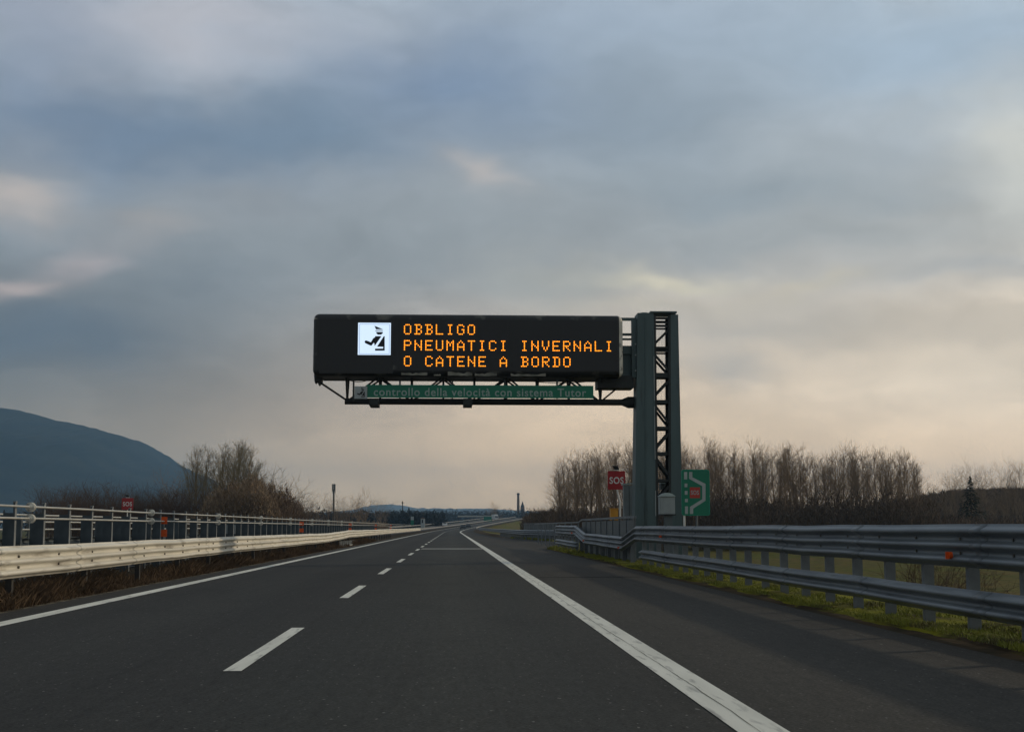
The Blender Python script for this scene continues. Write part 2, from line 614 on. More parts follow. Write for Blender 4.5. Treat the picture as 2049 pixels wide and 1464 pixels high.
def dup(root, loc, rz=0.0, s=1.0, label=None, group=None):
    r = root.copy()
    C.objects.link(r)
    r.location = loc
    r.rotation_euler = (0, 0, rz)
    r.scale = (s, s, s) if isinstance(s, (int, float)) else s
    if label:
        r['label'] = label
    if group:
        r['group'] = group
    for ch in list(root.children):
        c = ch.copy()
        C.objects.link(c)
        c.parent = r
        for g in ch.children:
            d = g.copy()
            C.objects.link(d)
            d.parent = c
    return r


def text_mesh(name, s, m, parent, x0, x1, z0, z1, y, offset=0.0, depth=0.006, spacing=1.0, slant=0.0):
    """Lettering that stands in the x-z plane facing -y, fitted to the box x0..x1, z0..z1."""
    cu = bpy.data.curves.new('lettering', 'FONT')
    cu.body = s
    cu.extrude = 0.02
    cu.offset = offset
    cu.space_character = spacing
    tmp = bpy.data.objects.new('tmp', cu)
    C.objects.link(tmp)
    dg = bpy.context.evaluated_depsgraph_get()
    me = bpy.data.meshes.new_from_object(tmp.evaluated_get(dg))
    bpy.data.objects.remove(tmp)
    xs = [v.co.x for v in me.vertices]
    ys = [v.co.y for v in me.vertices]
    zs = [v.co.z for v in me.vertices]
    mb = MB()
    for v in me.vertices:
        u = (v.co.x - min(xs)) / (max(xs) - min(xs))
        w = (v.co.y - min(ys)) / (max(ys) - min(ys))
        t = (v.co.z - min(zs)) / max(1e-9, (max(zs) - min(zs)))
        mb.v.append(Vector((x0 + u * (x1 - x0), y - t * depth, z0 + w * (z1 - z0) + slant * u)))
    mb.f = [tuple(p.vertices) for p in me.polygons]
    return mb.build(name, m, parent)


# ------------------------------------------------------------------ the road's line
def xc(y):
    return 0.0 if y < 300 else 1.08e-4 * (min(y, 1100) - 300) ** 2


def zr(y):
    if y < 300:
        return 0.0
    return 1.6e-5 * (min(y, 1000) - 300) ** 2


YS = [-60, -30, -10] + list(range(0, 300, 10)) + list(range(300, 1101, 20))


def strip(mb, u0, u1, z, ys=YS, n=1):
    """Flat strip of road between lateral offsets u0 and u1 (numbers or functions of y)."""
    f0 = u0 if callable(u0) else (lambda y: u0)
    f1 = u1 if callable(u1) else (lambda y: u1)
    o = len(mb.v)
    for y in ys:
        for i in range(n + 1):
            a, b = f0(y), f1(y)
            mb.v.append(Vector((xc(y) + a + (b - a) * i / n, y, zr(y) + z)))
    for k in range(len(ys) - 1):
        for i in range(n):
            q = o + k * (n + 1) + i
            mb.f.append((q, q + 1, q + n + 2, q + n + 1))
    return mb


def uv_road(o):
    me = o.data
    uvl = me.uv_layers.new(name='UVMap')
    for lp in me.loops:
        co = me.vertices[lp.vertex_index].co
        uvl.data[lp.index].uv = (co.x - xc(co.y), co.y)


def right_edge(y):
    """Edge of the paved right shoulder, with the lay-by beyond the sign gantry."""
    base = 5.15
    if 76 <= y <= 170:
        if y < 96:
            return base + 3.3 * (y - 76) / 20
        if y < 118:
            return base + 3.3
        return base + 3.3 * max(0, (170 - y)) / 52
    return base


# ground
def build_ground():
    mb = MB()
    ys = [-80, -40, -15, 0, 15, 30, 45, 60, 75, 90, 105, 120, 140, 160, 180, 210, 250, 300, 350, 400, 450, 500, 600, 700, 800, 900, 1000, 1060, 1120, 1400, 2000, 3200, 5000, 9000, 14000]
    us = [-9000, -3000, -1000, -400, -150, -80, -50, -40, -33, -28, -22.2, -21.0, -9.9, -6.3, 5.0, 'e', 'f', 'g', 30, 45, 70, 110, 200, 500, 1500, 4000, 9000]
    rnd = random.Random(3)
    for y in ys:
        e = 7.4
        if 50 < y < 200:
            e = 7.4 + 3.4 * min(1, (y - 50) / 35.0, (200 - y) / 40.0)
        on = 1.0 if y <= 1000 else max(0.0, 1 - (y - 1000) / 100.0)
        h = zr(y) * on
        for u in us:
            if u == 'e':
                x, z = e, -0.06 + h
            elif u == 'f':
                x, z = e + 1.8, -0.75 + h * 0.7
            elif u == 'g':
                x, z = e + 4.2, -2.2 + h * 0.3
            elif u > 12 or u < -28.5:
                x, z = u, -2.2 + (0.25 * noise.noise((u * 0.02, y * 0.02, 0)) if abs(u) < 600 else 0)
                if y > 1000:
                    z = -2.2
            elif u == -28:
                x, z = u, -2.1 + h * 0.3
            elif u in (-22.2, 5.0, -21.0):
                x, z = u, -0.06 + h
            else:
                x, z = u, -0.06 + h
            if not (isinstance(u, (int, float)) and (abs(u) > 200)):
                x += xc(y)
            mb.v.append(Vector((x, y, z)))
    n = len(us)
    for k in range(len(ys) - 1):
        for i in range(n - 1):
            q = k * n + i
            mb.f.append((q, q + 1, q + n + 1, q + n))
    o = mb.build('ground', 'field')
    tag(o, 'flat green and ochre fields below the motorway embankment', 'ground', kind='structure')


build_ground()

o = strip(MB(), -9.75, -6.30, -0.02).build('verge_soil', 'soil')
tag(o, 'bare brown soil strip under the pale median guardrail', 'verge', kind='structure')
o = strip(MB(), lambda y: -6.62 + 0.10 * noise.noise((y * .6, 1.7, 0)), -6.34, -0.012, [5 + 0.5 * k for k in range(230)]).build('gravel_edge', 'gravel')
tag(o, 'pale gritty edge of the asphalt beside the brown weeds', 'verge', kind='structure')
o = strip(MB(), 5.0, lambda y: right_edge(y) + 2.6, -0.025).build('verge', 'soil')
tag(o, 'dark soil verge under the grey roadside guardrail', 'verge', kind='structure')

YSD = [-60, -30] + list(range(-10, 76, 5)) + [76, 86, 96, 107, 118, 130, 144, 157, 170] + list(range(180, 300, 10)) + list(range(300, 1101, 20))
road = strip(MB(), -6.36, right_edge, 0.0, YSD, 6).build('road', 'asphalt')
uv_road(road)
tag(road, 'dark worn asphalt carriageway of the motorway', 'road', kind='structure')
opp = strip(MB(), -20.3, -9.8, 0.0).build('opposite_road', 'asphalt_opposite')
tag(opp, 'opposite carriageway beyond the median railing', 'road', kind='structure')

LZ = 0.005
o = strip(MB(), 1.70, 2.01, LZ, YSD).build('edge_line', 'line_white', road)
o = strip(MB(), -5.79, -5.53, LZ, YSD).build('edge_line', 'line_white', road)
dash0 = None
for k in range(48):
    y0 = 11.86 + 12.0 * k
    if y0 > 590:
        break
    if y0 < 280:
        if dash0 is None:
            dash0 = MB().add([(-1.93, 0, LZ), (-1.775, 0, LZ), (-1.775, 5.0, LZ), (-1.93, 5.0, LZ)], [(0, 1, 2, 3)]).build('lane_dash', 'line_white', road)
            dash0.location.y = y0
        else:
            c = dash0.copy()
            C.objects.link(c)
            c.location.y = y0
    else:
        strip(MB(), -1.93, -1.775, LZ + 0.002, [y0, y0 + 2.5, y0 + 5]).build('lane_dash', 'line_white', road)
MB().add([(-1.72, 76.3, LZ), (1.72, 76.3, LZ), (1.72, 78.4, LZ), (-1.72, 78.4, LZ)], [(0, 1, 2, 3)]).build('cross_line', 'line_dirty', road)
# repair joints in the shoulder and lanes
mb = MB()
mb.add([(2.02, 33.2, 0.003), (4.6, 33.5, 0.003), (4.6, 33.75, 0.003), (2.02, 33.4, 0.003)], [(0, 1, 2, 3)])
mb.build('repair_joint', 'tyre', road)
# crack along the middle of the right edge line
rnd = random.Random(8)
mb = MB()
pts = []
y = 7.0
x = 1.835
while y < 62:
    pts.append((x + rnd.uniform(-.006, .006), y, rnd.uniform(0.0012, 0.0042)))
    y += rnd.uniform(0.12, 0.5)
    x += rnd.uniform(-.004, .004)
for (xa, ya, wa), (xb, yb, wb) in zip(pts, pts[1:]):
    mb.add([(xa - wa, ya, 0.008), (xa + wa, ya, 0.008), (xb + wb, yb, 0.008), (xb - wb, yb, 0.008)], [(0, 1, 2, 3)])
mb.build('line_crack', 'crack', road)
for u0 in (-20.0, -13.1):
    strip(MB(), u0, u0 + 0.15, LZ).build('edge_line', 'line_white', opp)

# ------------------------------------------------------------------ mountains and hills
def ridge(name, sil, Y, depth, label, m, foot=-2.2, nx=90, ny=16, rough=0.05, seed=0):
    """A hill range whose skyline crest lies Y metres away; sil = photo pixels of that skyline."""
    pts = [P(a, b, Y) for a, b in sil]
    x0, x1 = pts[0].x, pts[-1].x
    mb = MB()

    def crest(x):
        for a, b in zip(pts, pts[1:]):
            if a.x <= x <= b.x:
                t = (x - a.x) / max(1e-6, b.x - a.x)
                t2 = t * t * (3 - 2 * t) * 0.4 + t * 0.6
                return a.z + (b.z - a.z) * t2
        return foot
    for j in range(ny + 1):
        v = -1 + 2.0 * j / ny
        for i in range(nx + 1):
            x = x0 + (x1 - x0) * i / nx
            c = crest(x) - foot
            fall = math.cos(min(1, abs(v)) * math.pi / 2) ** 0.9
            n = noise.fractal((x * 4 / Y + seed, v * 2.2, seed), 0.8, 2.0, 5)
            z = foot + c * fall * (1 + rough * 4 * n * abs(v)) + c * rough * 0.35 * n * (1 - abs(v)) + Y * 0.0011 * noise.noise((x * 260.0 / Y, v * 9.0, seed + 3.0))
            mb.v.append(Vector((x * (1 + 0.0 * v), Y + v * depth, max(foot - 1, z))))
    for j in range(ny):
        for i in range(nx):
            q = j * (nx + 1) + i
            mb.f.append((q, q + 1, q + nx + 2, q + nx + 1))
    o = mb.build(name, m, smooth=True)
    return tag(o, label, 'hill', kind='structure')


ridge('mountain', [(-900, 1040), (-700, 990), (-500, 900), (-250, 850), (-60, 826), (0, 821), (30, 822), (60, 829), (112, 843), (150, 849), (200, 862), (245, 874),
                   (282, 896), (324, 925), (364, 941), (415, 962), (500, 1000), (620, 1030), (760, 1040), (900, 1055)], 4200, 1500,
      'dark blue hazy mountain sloping down from the left', 'forest_hill', nx=420, ny=26, rough=0.07, seed=2)
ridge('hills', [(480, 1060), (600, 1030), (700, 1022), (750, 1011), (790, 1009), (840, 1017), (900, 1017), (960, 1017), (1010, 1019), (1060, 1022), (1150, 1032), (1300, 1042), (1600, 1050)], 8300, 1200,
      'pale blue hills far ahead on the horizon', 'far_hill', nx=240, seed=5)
ridge('hillside', [(1700, 1075), (1780, 1026), (1850, 1004), (1920, 995), (2049, 992), (2200, 996), (2500, 1010), (2800, 1060)], 420, 70,
      'dark wooded slope rising behind the field on the right', 'slope', nx=60, seed=9, rough=0.05)

# ------------------------------------------------------------------ guardrails
def wave(h, ridges, d=0.042, n=None):
    n = n or ridges * 10
    out = []
    for i in range(n + 1):
        t = i / n
        c = max(-1, min(1, -1.35 * math.cos(2 * math.pi * ridges * t)))
        out.append((d * c, -h * t))
    return out


def jitter_path(path, step, rnd, amp=0.006):
    res = []
    for a, b in zip(path, path[1:]):
        L_ = math.hypot(b[0] - a[0], b[1] - a[1])
        n = max(1, int(L_ / step))
        for i in range(n):
            t = i / n
            q = [a[j] + (b[j] - a[j]) * t for j in range(4)]
            if i:
                q[0] += rnd.uniform(-amp, amp)
                q[2] += rnd.uniform(-amp, amp)
            res.append(tuple(q))
    res.append(tuple(path[-1]))
    return res


def laps(mb, path, prof, y0, y1, step, thick=0.006):
    """Overlap joints: a short length of the same profile standing a little proud, every step metres."""
    y = y0
    while y < y1:
        for a, b in zip(path, path[1:]):
            if a[1] <= y and y + 0.34 < b[1]:
                seg = []
                for q in (y, y + 0.34):
                    t = (q - a[1]) / (b[1] - a[1])
                    seg.append(tuple(a[i] + (b[i] - a[i]) * t for i in range(4)))
                mb.sweep(seg, [(d + 0.004, z) for d, z in prof], 0.003)
        y += step
    return mb


rnd = random.Random(11)
gr = thing('guardrail', 'grey galvanised guardrail along the right shoulder, its middle dipped lower by the gantry', 'guardrail', (5.8, 8, 0))
up_path = [(5.8, 4, 1.24, 1), (5.8, 43.6, 1.24, 1), (5.78, 46.9, 0.89, 1), (5.8, 60.3, 0.94, 1), (5.8, 65.0, 1.29, 1), (5.82, 77.4, 1.30, 1)]
jp = jitter_path(up_path, 2.25, rnd, 0.009)
upper = laps(MB().sweep(jp, wave(0.49, 3)), jp, wave(0.49, 3), 10.3, 76, 4.5).build('upper_beam', 'galvanised', gr, smooth=True)
jp = jitter_path([(5.82, 4, 0.51, 1), (5.82, 42.6, 0.51, 1)], 2.25, rnd, 0.009)
low1 = laps(MB().sweep(jp, wave(0.31, 2)), jp, wave(0.31, 2), 10.3, 42, 4.5).build('lower_beam', 'galvanised', gr, smooth=True)
low2 = MB().sweep(jitter_path([(5.82, 64.2, 0.52, 1), (5.82, 77.4, 0.56, 1)], 2.25, rnd), wave(0.31, 2)).build('lower_beam', 'galvanised', gr, smooth=True)
tag(low1, 'long lower beam of the near stretch')
tag(low2, 'short lower beam of the far stretch')


def cpost(x, y, ztop, w=0.13, d=0.09):
    """C-section guardrail post, open to one side."""
    mb = MB()
    t = 0.012
    mb.box((x, y - d / 2, -0.4), (x + w, y - d / 2 + t, ztop))
    mb.box((x, y - d / 2 + t, -0.4), (x + t, y + d / 2, ztop))
    mb.box((x + w - t, y - d / 2 + t, -0.4), (x + w, y + d / 2, ztop))
    return mb


p0 = cpost(5.90, 5.1, 1.16).build('post', 'galvanised_post', gr)
sp0 = MB().box((5.845, 5.07, 0.80), (5.899, 5.13, 1.12)).build('spacer', 'galvanised_post', gr)
for k in range(1, 26):
    for src in (p0, sp0):
        c = src.copy()
        C.objects.link(c)
        c.location.y = 1.5 * k
for k in range(8):
    y = 45.4 + 2.25 * k
    cpost(5.90, y, 0.84).build('post', 'galvanised_post', gr)
for k in range(7):
    y = 63.6 + 2.25 * k
    cpost(5.90, y, 1.2).build('post', 'galvanised_post', gr)
for (y, z, s, lab) in ((YX(1898, 5.75), 0.885, 0.085, 'bright orange reflector on the near stretch'), (37.8, 0.95, 0.06, None), (47.4, 0.50, 0.08, 'red reflector at the lower corner of the dip'),
                       (60.2, 0.62, 0.07, None), (66.0, 0.93, 0.07, None)):
    mb = MB()
    mb.tube([(5.735, y, z), (5.775, y, z)], s / 2, 12)
    mb.box((5.70, y - 0.006, z - s / 2), (5.735, y + 0.006, z + s / 2))
    r_ = mb.build('reflector', 'red_reflector', gr)
    if lab:
        tag(r_, lab)
bl0 = MB().tube([(5.835, 0, 0), (5.822, 0, 0)], 0.018, 6).build('bolt', 'bolt', gr)
for k in range(27):
    for z in (1.24 - 0.163, 1.24 - 0.327):
        c = bl0 if k == 0 and z > 1 else bl0.copy()
        if c is not bl0:
            C.objects.link(c)
        c.location = (-5.8 + 5.8, 5.1 + 1.5 * k, z)

# lay-by guardrail beyond
gb = thing('guardrail', 'grey guardrail bending round the far side of the lay-by', 'guardrail', (8.7, 110, 0))
lay = [(8.9, 92, 0.98, 1), (8.72, 116, 0.95, 1), (6.7, 131, 0.93, 1), (6.05, 200, 0.97, 1), (5.8, 300, 1.0, 1)]
MB().sweep(jitter_path(lay, 4, rnd, 0.01), wave(0.5, 3)).build('upper_beam', 'galvanised', gb, smooth=True)
for (y, x) in [(94 + 3.0 * i, 0) for i in range(30)]:
    for a, b in zip(lay, lay[1:]):
        if a[1] <= y < b[1]:
            t = (y - a[1]) / (b[1] - a[1])
            cpost(a[0] + (b[0] - a[0]) * t + 0.08, y, 0.9).build('post', 'galvanised_post', gb)

# pale median guardrail
gl = thing('guardrail', 'pale cream median guardrail along the left edge of the carriageway', 'guardrail', (-6.9, 20, 0))
lp = [(-6.92, 6, 0.91, -1), (-6.92, 30, 0.91, -1), (-6.94, 47.8, 0.91, -1), (-6.88, 49.5, 0.905, -1), (-6.90, 77, 0.87, -1), (-6.86, 84, 0.92, -1), (-6.95, 93, 1.0, -1), (-6.9, 120, 0.98, -1), (-6.9, 300, 0.98, -1)]
jp = jitter_path(lp, 2.25, rnd, 0.010)
laps(MB().sweep(jp, wave(0.51, 3)), jp, wave(0.51, 3), 12.4, 110, 4.5).build('beam', 'rail_pale', gl, smooth=True)
pl = MB().box((-7.14, -0.05, -0.3), (-7.04, 0.05, 0.82)).build('post', 'post_dull', gl)
pl.location.y = 9.0
for k in range(1, 34):
    c = pl.copy()
    C.objects.link(c)
    c.location.y = 9.0 + 4.5 * k
bl0 = MB().tube([(-6.968, 0, 0), (-6.940, 0, 0)], 0.022, 6).build('bolt', 'bolt', gl)
for k in range(45):
    for z in (0.91 - 0.17, 0.91 - 0.34):
        c = bl0 if k == 0 and z > 0.7 else bl0.copy()
        if c is not bl0:
            C.objects.link(c)
        c.location = (0, 9.0 + 2.25 * k, z)

# median railing with two tubes
mr = thing('railing', 'white two-tube median railing on grey posts with red reflector plates', 'railing', (-9.0, 20, 0))
for (z, nm) in ((1.63, 'upper_tube'), (1.385, 'lower_tube')):
    pts = [(-8.93, y, z + rnd.uniform(-0.006, 0.006)) for y in range(10, 300, 6)]
    MB().tube(pts, 0.024, 8).build(nm, 'rail_tube', mr, smooth=True)
pm = MB()
pm.box((-9.22, -0.05, -0.2), (-8.99, 0.05, 1.50))
pm.box((-9.02, -0.05, 1.50), (-8.99, 0.05, 1.72))
pm = pm.build('post', 'rail_post', mr)
pf = MB()
pf.box((-8.988, -0.055, -0.2), (-8.978, 0.055, 1.70))
pf.box((-9.03, -0.045, 1.70), (-8.97, 0.045, 1.74))
pf = pf.build('lit_flange', 'post_lit_face', mr)  # sunlit side of each post, painted paler than its shaded camera side
PY = [16.6 + 2.02 * k for k in range(75)]
for i, y in enumerate(PY):
    for src in (pm, pf):
        if i == 0:
            src.location.y = y
        else:
            c = src.copy()
            C.objects.link(c)
            c.location.y = y
mb = MB()
for dy in (-0.05, 0.03):
    mb.tube([(-8.93, dy, 0), (-8.93, dy + 0.025, 0)], 0.10, 20)
mb.tube([(-8.93, -0.025, 0), (-8.93, 0.03, 0)], 0.075, 16)
mb.tube([(-8.93, -0.085, 0), (-8.93, -0.05, 0)], 0.05, 12)
for a in range(6):
    q = a * math.pi / 3
    mb.tube([(-8.93 + 0.088 * math.cos(q), -0.07, 0.088 * math.sin(q)), (-8.93 + 0.088 * math.cos(q), -0.05, 0.088 * math.sin(q))], 0.014, 6)
FL0, FL1 = YX(60, -8.93), YX(302, -8.93)
cl0 = mb.build('tube_flange', 'flange_white', mr)
for k in range(9):
    for z in (1.63, 1.385):
        c = cl0 if k == 0 and z > 1.5 else cl0.copy()
        if c is not cl0:
            C.objects.link(c)
        c.location = (0, FL0 + (FL1 - FL0) * k, z)
for y in [YX(q, -8.95) for q in (328, 604, 701, 752, 782)]:
    for z in (1.415, 1.02):
        MB().box((-9.08, y - 0.10, z - 0.11), (-8.83, y - 0.088, z + 0.11)).build('reflector', 'red_reflector', mr)

# second barrier of the opposite side: deep steel posts and a beam, then the outer railing
ob = thing('guardrail', 'dark guardrail on deep posts just behind the two-tube median railing', 'guardrail', (-9.9, 20, 0))
po = MB().box((-10.16, -0.06, -0.2), (-9.9, 0.06, 1.42)).build('post', 'rail_post', ob)
for i in range(70):
    if i == 0:
        po.location.y = 17.5
    else:
        c = po.copy()
        C.objects.link(c)
        c.location.y = 17.5 + 2.02 * i + (0.5 if i % 3 == 1 else 0)
MB().sweep(jitter_path([(-10.26, 6, 0.95, 1), (-10.26, 280, 0.95, 1)], 4, rnd), wave(0.5, 3)).build('beam', 'rail_post', ob, smooth=True)

orr = thing('railing', 'far white three-rail parapet on the outer edge of the opposite carriageway', 'railing', (-20.7, 20, 0))
for z in (1.80, 1.46, 1.10):
    MB().tube([(-20.7, y, z + rnd.uniform(-0.012, 0.012)) for y in range(30, 300, 6)], 0.042, 6).build('rail', 'rail_tube', orr, smooth=True)
MB().box((-20.95, 25, 0), (-20.55, 300, 0.42)).build('base_wall', 'concrete', orr)
pz = MB().box((-20.8, -0.06, 0.42), (-20.745, 0.06, 1.86)).build('post', 'rail_post', orr)
for i in range(60):
    if i == 0:
        pz.location.y = 31
    else:
        c = pz.copy()
        C.objects.link(c)
        c.location.y = 31 + 2.5 * i

# ------------------------------------------------------------------ gantry
GY = 48.5


def G(px, py, dy=0.0):
    p = P(px, py, GY)
    p.y += dy
    return p


base = P(1312, 1049, GY)
gan = thing('sign_gantry', 'dark grey-green steel gantry with a lattice tower and one arm over the road', 'gantry', (base.x, GY + 0.45, 0))


def column(name, pxb0, pxb1, pxt0, pxt1, ztop, depth):
    b0, b1 = P(pxb0, 1049, GY).x, P(pxb1, 1049, GY).x
    t0, t1 = P(pxt0, 627, GY).x, P(pxt1, 627, GY).x
    zt = P(1300, 627, GY).z
    # extrapolate the taper from eye height to ground
    k = 1.21 / (zt - 1.21)
    b0, b1 = b0 - (t0 - b0) * k, b1 - (t1 - b1) * k
    mb = MB()
    mb.hexa([(b0, GY, -0.1), (b1, GY, -0.1), (b1, GY + depth, -0.1), (b0, GY + depth, -0.1)],
            [(t0, GY, ztop), (t1, GY, ztop), (t1, GY + depth, ztop), (t0, GY + depth, ztop)])
    return mb.build(name, 'gantry_steel', gan), (b0, b1, t0, t1)


zt = P(1300, 626, GY).z
lc, lx = column('column', 1270, 1313, 1276, 1308, zt, 0.85)
rc, rx = column('column', 1343, 1366, 1342, 1357, zt - 0.05, 0.85)
tag(lc, 'broad left column')
tag(rc, 'narrow right column')
# stiffening rib and cover plates on the broad column
mb = MB()
for (a, b, z0, z1) in ((1291, 1292.6, 1049, 634),):
    p, q = P(a, z0, GY), P(b, z1, GY)
    mb.bar((p.x, GY - 0.012, 0.0), (q.x - 0.02, GY - 0.012, q.z), 0.03, 0.024)
mb.bar((P(1309, 800, GY).x, GY - 0.01, 4.0), (P(1307, 640, GY).x, GY - 0.01, 8.3), 0.05, 0.02)
mb.build('rib', 'gantry_steel', gan)
# top plates
a, b = G(1301, 626), G(1354, 626)
MB().box((a.x, GY - 0.05, zt), (b.x, GY + 0.95, zt + 0.06)).build('cap_plate', 'gantry_steel', gan)
p = G(1292, 624)
MB().tube([(p.x, GY + 0.4, zt - 0.05), (p.x, GY + 0.4, zt + 0.03), (p.x, GY + 0.4, zt + 0.06)], 0.30, 16, r1=0.16).build('cap_dome', 'gantry_steel', gan, smooth=False)
# lattice between the columns, front and back plane
levels = [630, 637, 645, 652, 695, 702, 750, 803, 856, 907, 961, 1012]
thickl = {630: .05, 637: .05, 645: .05, 652: .06, 695: .08, 702: .06, 750: .17, 803: .13, 856: .12, 907: .11, 961: .10, 1012: .10}


def xin(z):
    t = z / zt
    return lx[1] + (lx[3] - lx[1]) * t - 0.02, rx[0] + (rx[2] - rx[0]) * t + 0.02


for py in levels:
    z = P(1325, py, GY).z
    x0, x1 = xin(z)
    h = thickl[py]
    for y in (GY + 0.08, GY + 0.72):
        MB().box((x0, y - 0.03, z - h / 2), (x1, y + 0.03, z + h / 2)).build('rung', 'truss_steel', gan)
    if py in (750, 803, 856, 907, 961):
        MB().box((x0 + 0.01, GY + 0.11, z - h / 2 + 0.03), (x1 - 0.01, GY + 0.69, z - h / 2 + 0.05)).build('landing_plate', 'truss_steel', gan)
dz = [(690, 655, '/'), (706, 746, '\\'), (794, 757, '/'), (808, 852, '\\'), (900, 862, '/'), (912, 956, '\\'), (1008, 966, '/')]
for (p0_, p1_, k) in dz:
    z0, z1 = P(1325, max(p0_, p1_), GY).z, P(1325, min(p0_, p1_), GY).z
    for y in (GY + 0.08, GY + 0.72):
        a0, b0 = xin(z0)
        a1, b1 = xin(z1)
        pa, pb = ((a0, y, z0), (b1, y, z1)) if k == '/' else ((b0, y, z0), (a1, y, z1))
        MB().bar(pa, pb, 0.085, 0.05).build('brace', 'truss_steel', gan)
# angle legs beside the columns
for side in (0, 1):
    for y in (GY + 0.03, GY + 0.77):
        za, zb = 0.0, zt - 0.1
        pa, pb = xin(za)[side], xin(zb)[side]
        s = 0.05 if side == 0 else -0.05
        MB().bar((pa + s, y, za), (pb + s, y, zb), 0.10, 0.05).build('leg', 'truss_steel', gan)
mb = MB()
x0, x1 = xin(4)
for i in range(12):
    t = (i + 0.5) / 12
    mb.bar((xin(1.3)[0] + (xin(1.3)[1] - xin(1.3)[0]) * t, GY + 0.80, 1.3), (xin(8.4)[0] + (xin(8.4)[1] - xin(8.4)[0]) * t, GY + 0.80, 8.4), 0.006, 0.006)
z = 1.3
while z < 8.4:
    a_, b_ = xin(z)
    mb.box((a_, GY + 0.806, z), (b_, GY + 0.812, z + 0.006))
    z += 0.075
mb.build('mesh_screen', 'wire', gan)
for (za, zb) in ((1.6, 2.5), (3.6, 5.5), (5.7, 7.3)):
    MB().tube([(lx[1] + (lx[3] - lx[1]) * za / zt - 0.015, GY - 0.02, za), (lx[1] + (lx[3] - lx[1]) * zb / zt - 0.015, GY - 0.02, zb)], 0.018, 6).build('conduit', 'cabinet', gan)

# lower boom, webs, brackets
boomA, boomB = G(692, 804, 0.75), G(1250, 804, 0.75)
zb_ = (boomA.z + boomB.z) / 2
bx0, bx1 = P(690, 803, GY + .75).x, P(1250, 803, GY + .75).x
zb_ = P(900, 803.5, GY + .75).z
MB().tube([(bx0, GY + .75, zb_), (bx1, GY + .75, zb_)], 0.115, 14).build('lower_boom', 'truss_steel', gan, smooth=False)
xe = lx[0] + 0.1
mb = MB()
mb.tube([(bx1 - 0.1, GY + .75, zb_), (bx1 + 0.12, GY + .75, zb_)], 0.115, 14, r1=0.21)
mb.tube([(bx1 + 0.12, GY + .75, zb_), (xe + 0.1, GY + .75, zb_)], 0.21, 14)
mb.build('boom_collar', 'truss_steel', gan)
ztop_w = P(900, 757, GY).z
zc0 = P(900, 762.5, GY + 1.3).z
MB().box((P(641, 760, GY + .1).x, GY + 0.06, zc0), (P(1200, 760, GY + .1).x, GY + 1.38, zc0 + 0.22)).build('upper_chord', 'truss_steel', gan)
a, b = P(627, 752, GY + .1), P(634, 766, GY + .1)
MB().prism([(a.x, GY + .3, a.z + .1), (a.x + .28, GY + .3, a.z + .1), (a.x + .28, GY + .3, b.z + .09), (a.x + .17, GY + .3, b.z - .05), (a.x + .11, GY + .3, b.z + .1), (a.x + .04, GY + .3, b.z + .02), (a.x + .02, GY + .3, b.z + .1)], (0, 0.5, 0)).build('end_plate', 'truss_steel', gan)
ztop_w = zc0 + 0.05
vx = [692, 758, 821, 884, 946, 1010, 1072, 1135, 1198]
for i, px in enumerate(vx):
    X = P(px + 3, 790, GY + .75).x
    for y in (GY + 0.15, GY + 1.3):
        MB().bar((X, y, ztop_w), (X, GY + .75, zb_), 0.07, 0.07).build('web', 'truss_steel', gan)
for i in range(len(vx) - 1):
    a = P(vx[i] + 3, 790, GY + .75).x
    b = P(vx[i + 1] + 3, 790, GY + .75).x
    for y in (GY + 0.15, GY + 1.3):
        t0_, t1_ = (b, a) if i % 2 == 0 else (a, b)
        MB().bar((t0_, y, ztop_w), (t1_, GY + .75, zb_), 0.06, 0.06).build('brace', 'truss_steel', gan)
mb = MB()
pA = P(636, 762, GY + .3)
mb.bar((pA.x, GY + 0.3, pA.z), (bx0 + 0.05, GY + .75, zb_ + .05), 0.07, 0.07)
mb.build('brace', 'truss_steel', gan)
pX = P(1200, 797, GY + .75)
pY_ = P(1230, 776, GY + .75)
MB().bar((pX.x, GY + .75, zb_), (pY_.x + .1, GY + .75, pY_.z), 0.06, 0.06).build('brace', 'truss_steel', gan)
# box bracket under the display and the bars that hold it to the tower
a, b = P(1196, 757, GY + .3), P(1268, 776, GY + .3)
MB().box((a.x, GY + 0.25, b.z), (b.x, GY + 1.25, a.z + 0.1)).build('bracket_box', 'truss_steel', gan)
for (y0, y1) in ((636, 641), (667, 671), (677, 680), (692, 708)):
    p, q = P(1243, y1, GY + .5), P(1276, y0, GY + .5)
    MB().box((p.x, GY + 0.45, p.z), (q.x, GY + 0.6, q.z)).build('bracket', 'gantry_steel', gan)
p, q = P(1243, 756, GY + .6), P(1276, 708, GY + .6)
MB().box((p.x, GY + 0.58, p.z), (q.x, GY + 0.66, q.z)).build('gusset', 'gantry_steel', gan)
for (xa, ya, xb, yb) in ((1264, 640, 1276, 756),):
    p, q = P(xa, yb, GY + .4), P(xb, ya, GY + .4)
    MB().box((p.x, GY + 0.2, p.z), (q.x + .05, GY + 0.44, q.z)).build('bracket_plate', 'gantry_steel', gan)
for py in (688, 710, 741):
    p = P(1272, py, GY + .15)
    MB().tube([(p.x, GY + .2, p.z), (p.x, GY + .15, p.z)], 0.03, 8).build('bolt', 'sign_grey', gan)
MB().box((lx[0] - 0.2, GY - 0.25, -0.1), (rx[1] + 0.2, GY + 1.1, 0.12)).build('base_plinth', 'concrete', gan)

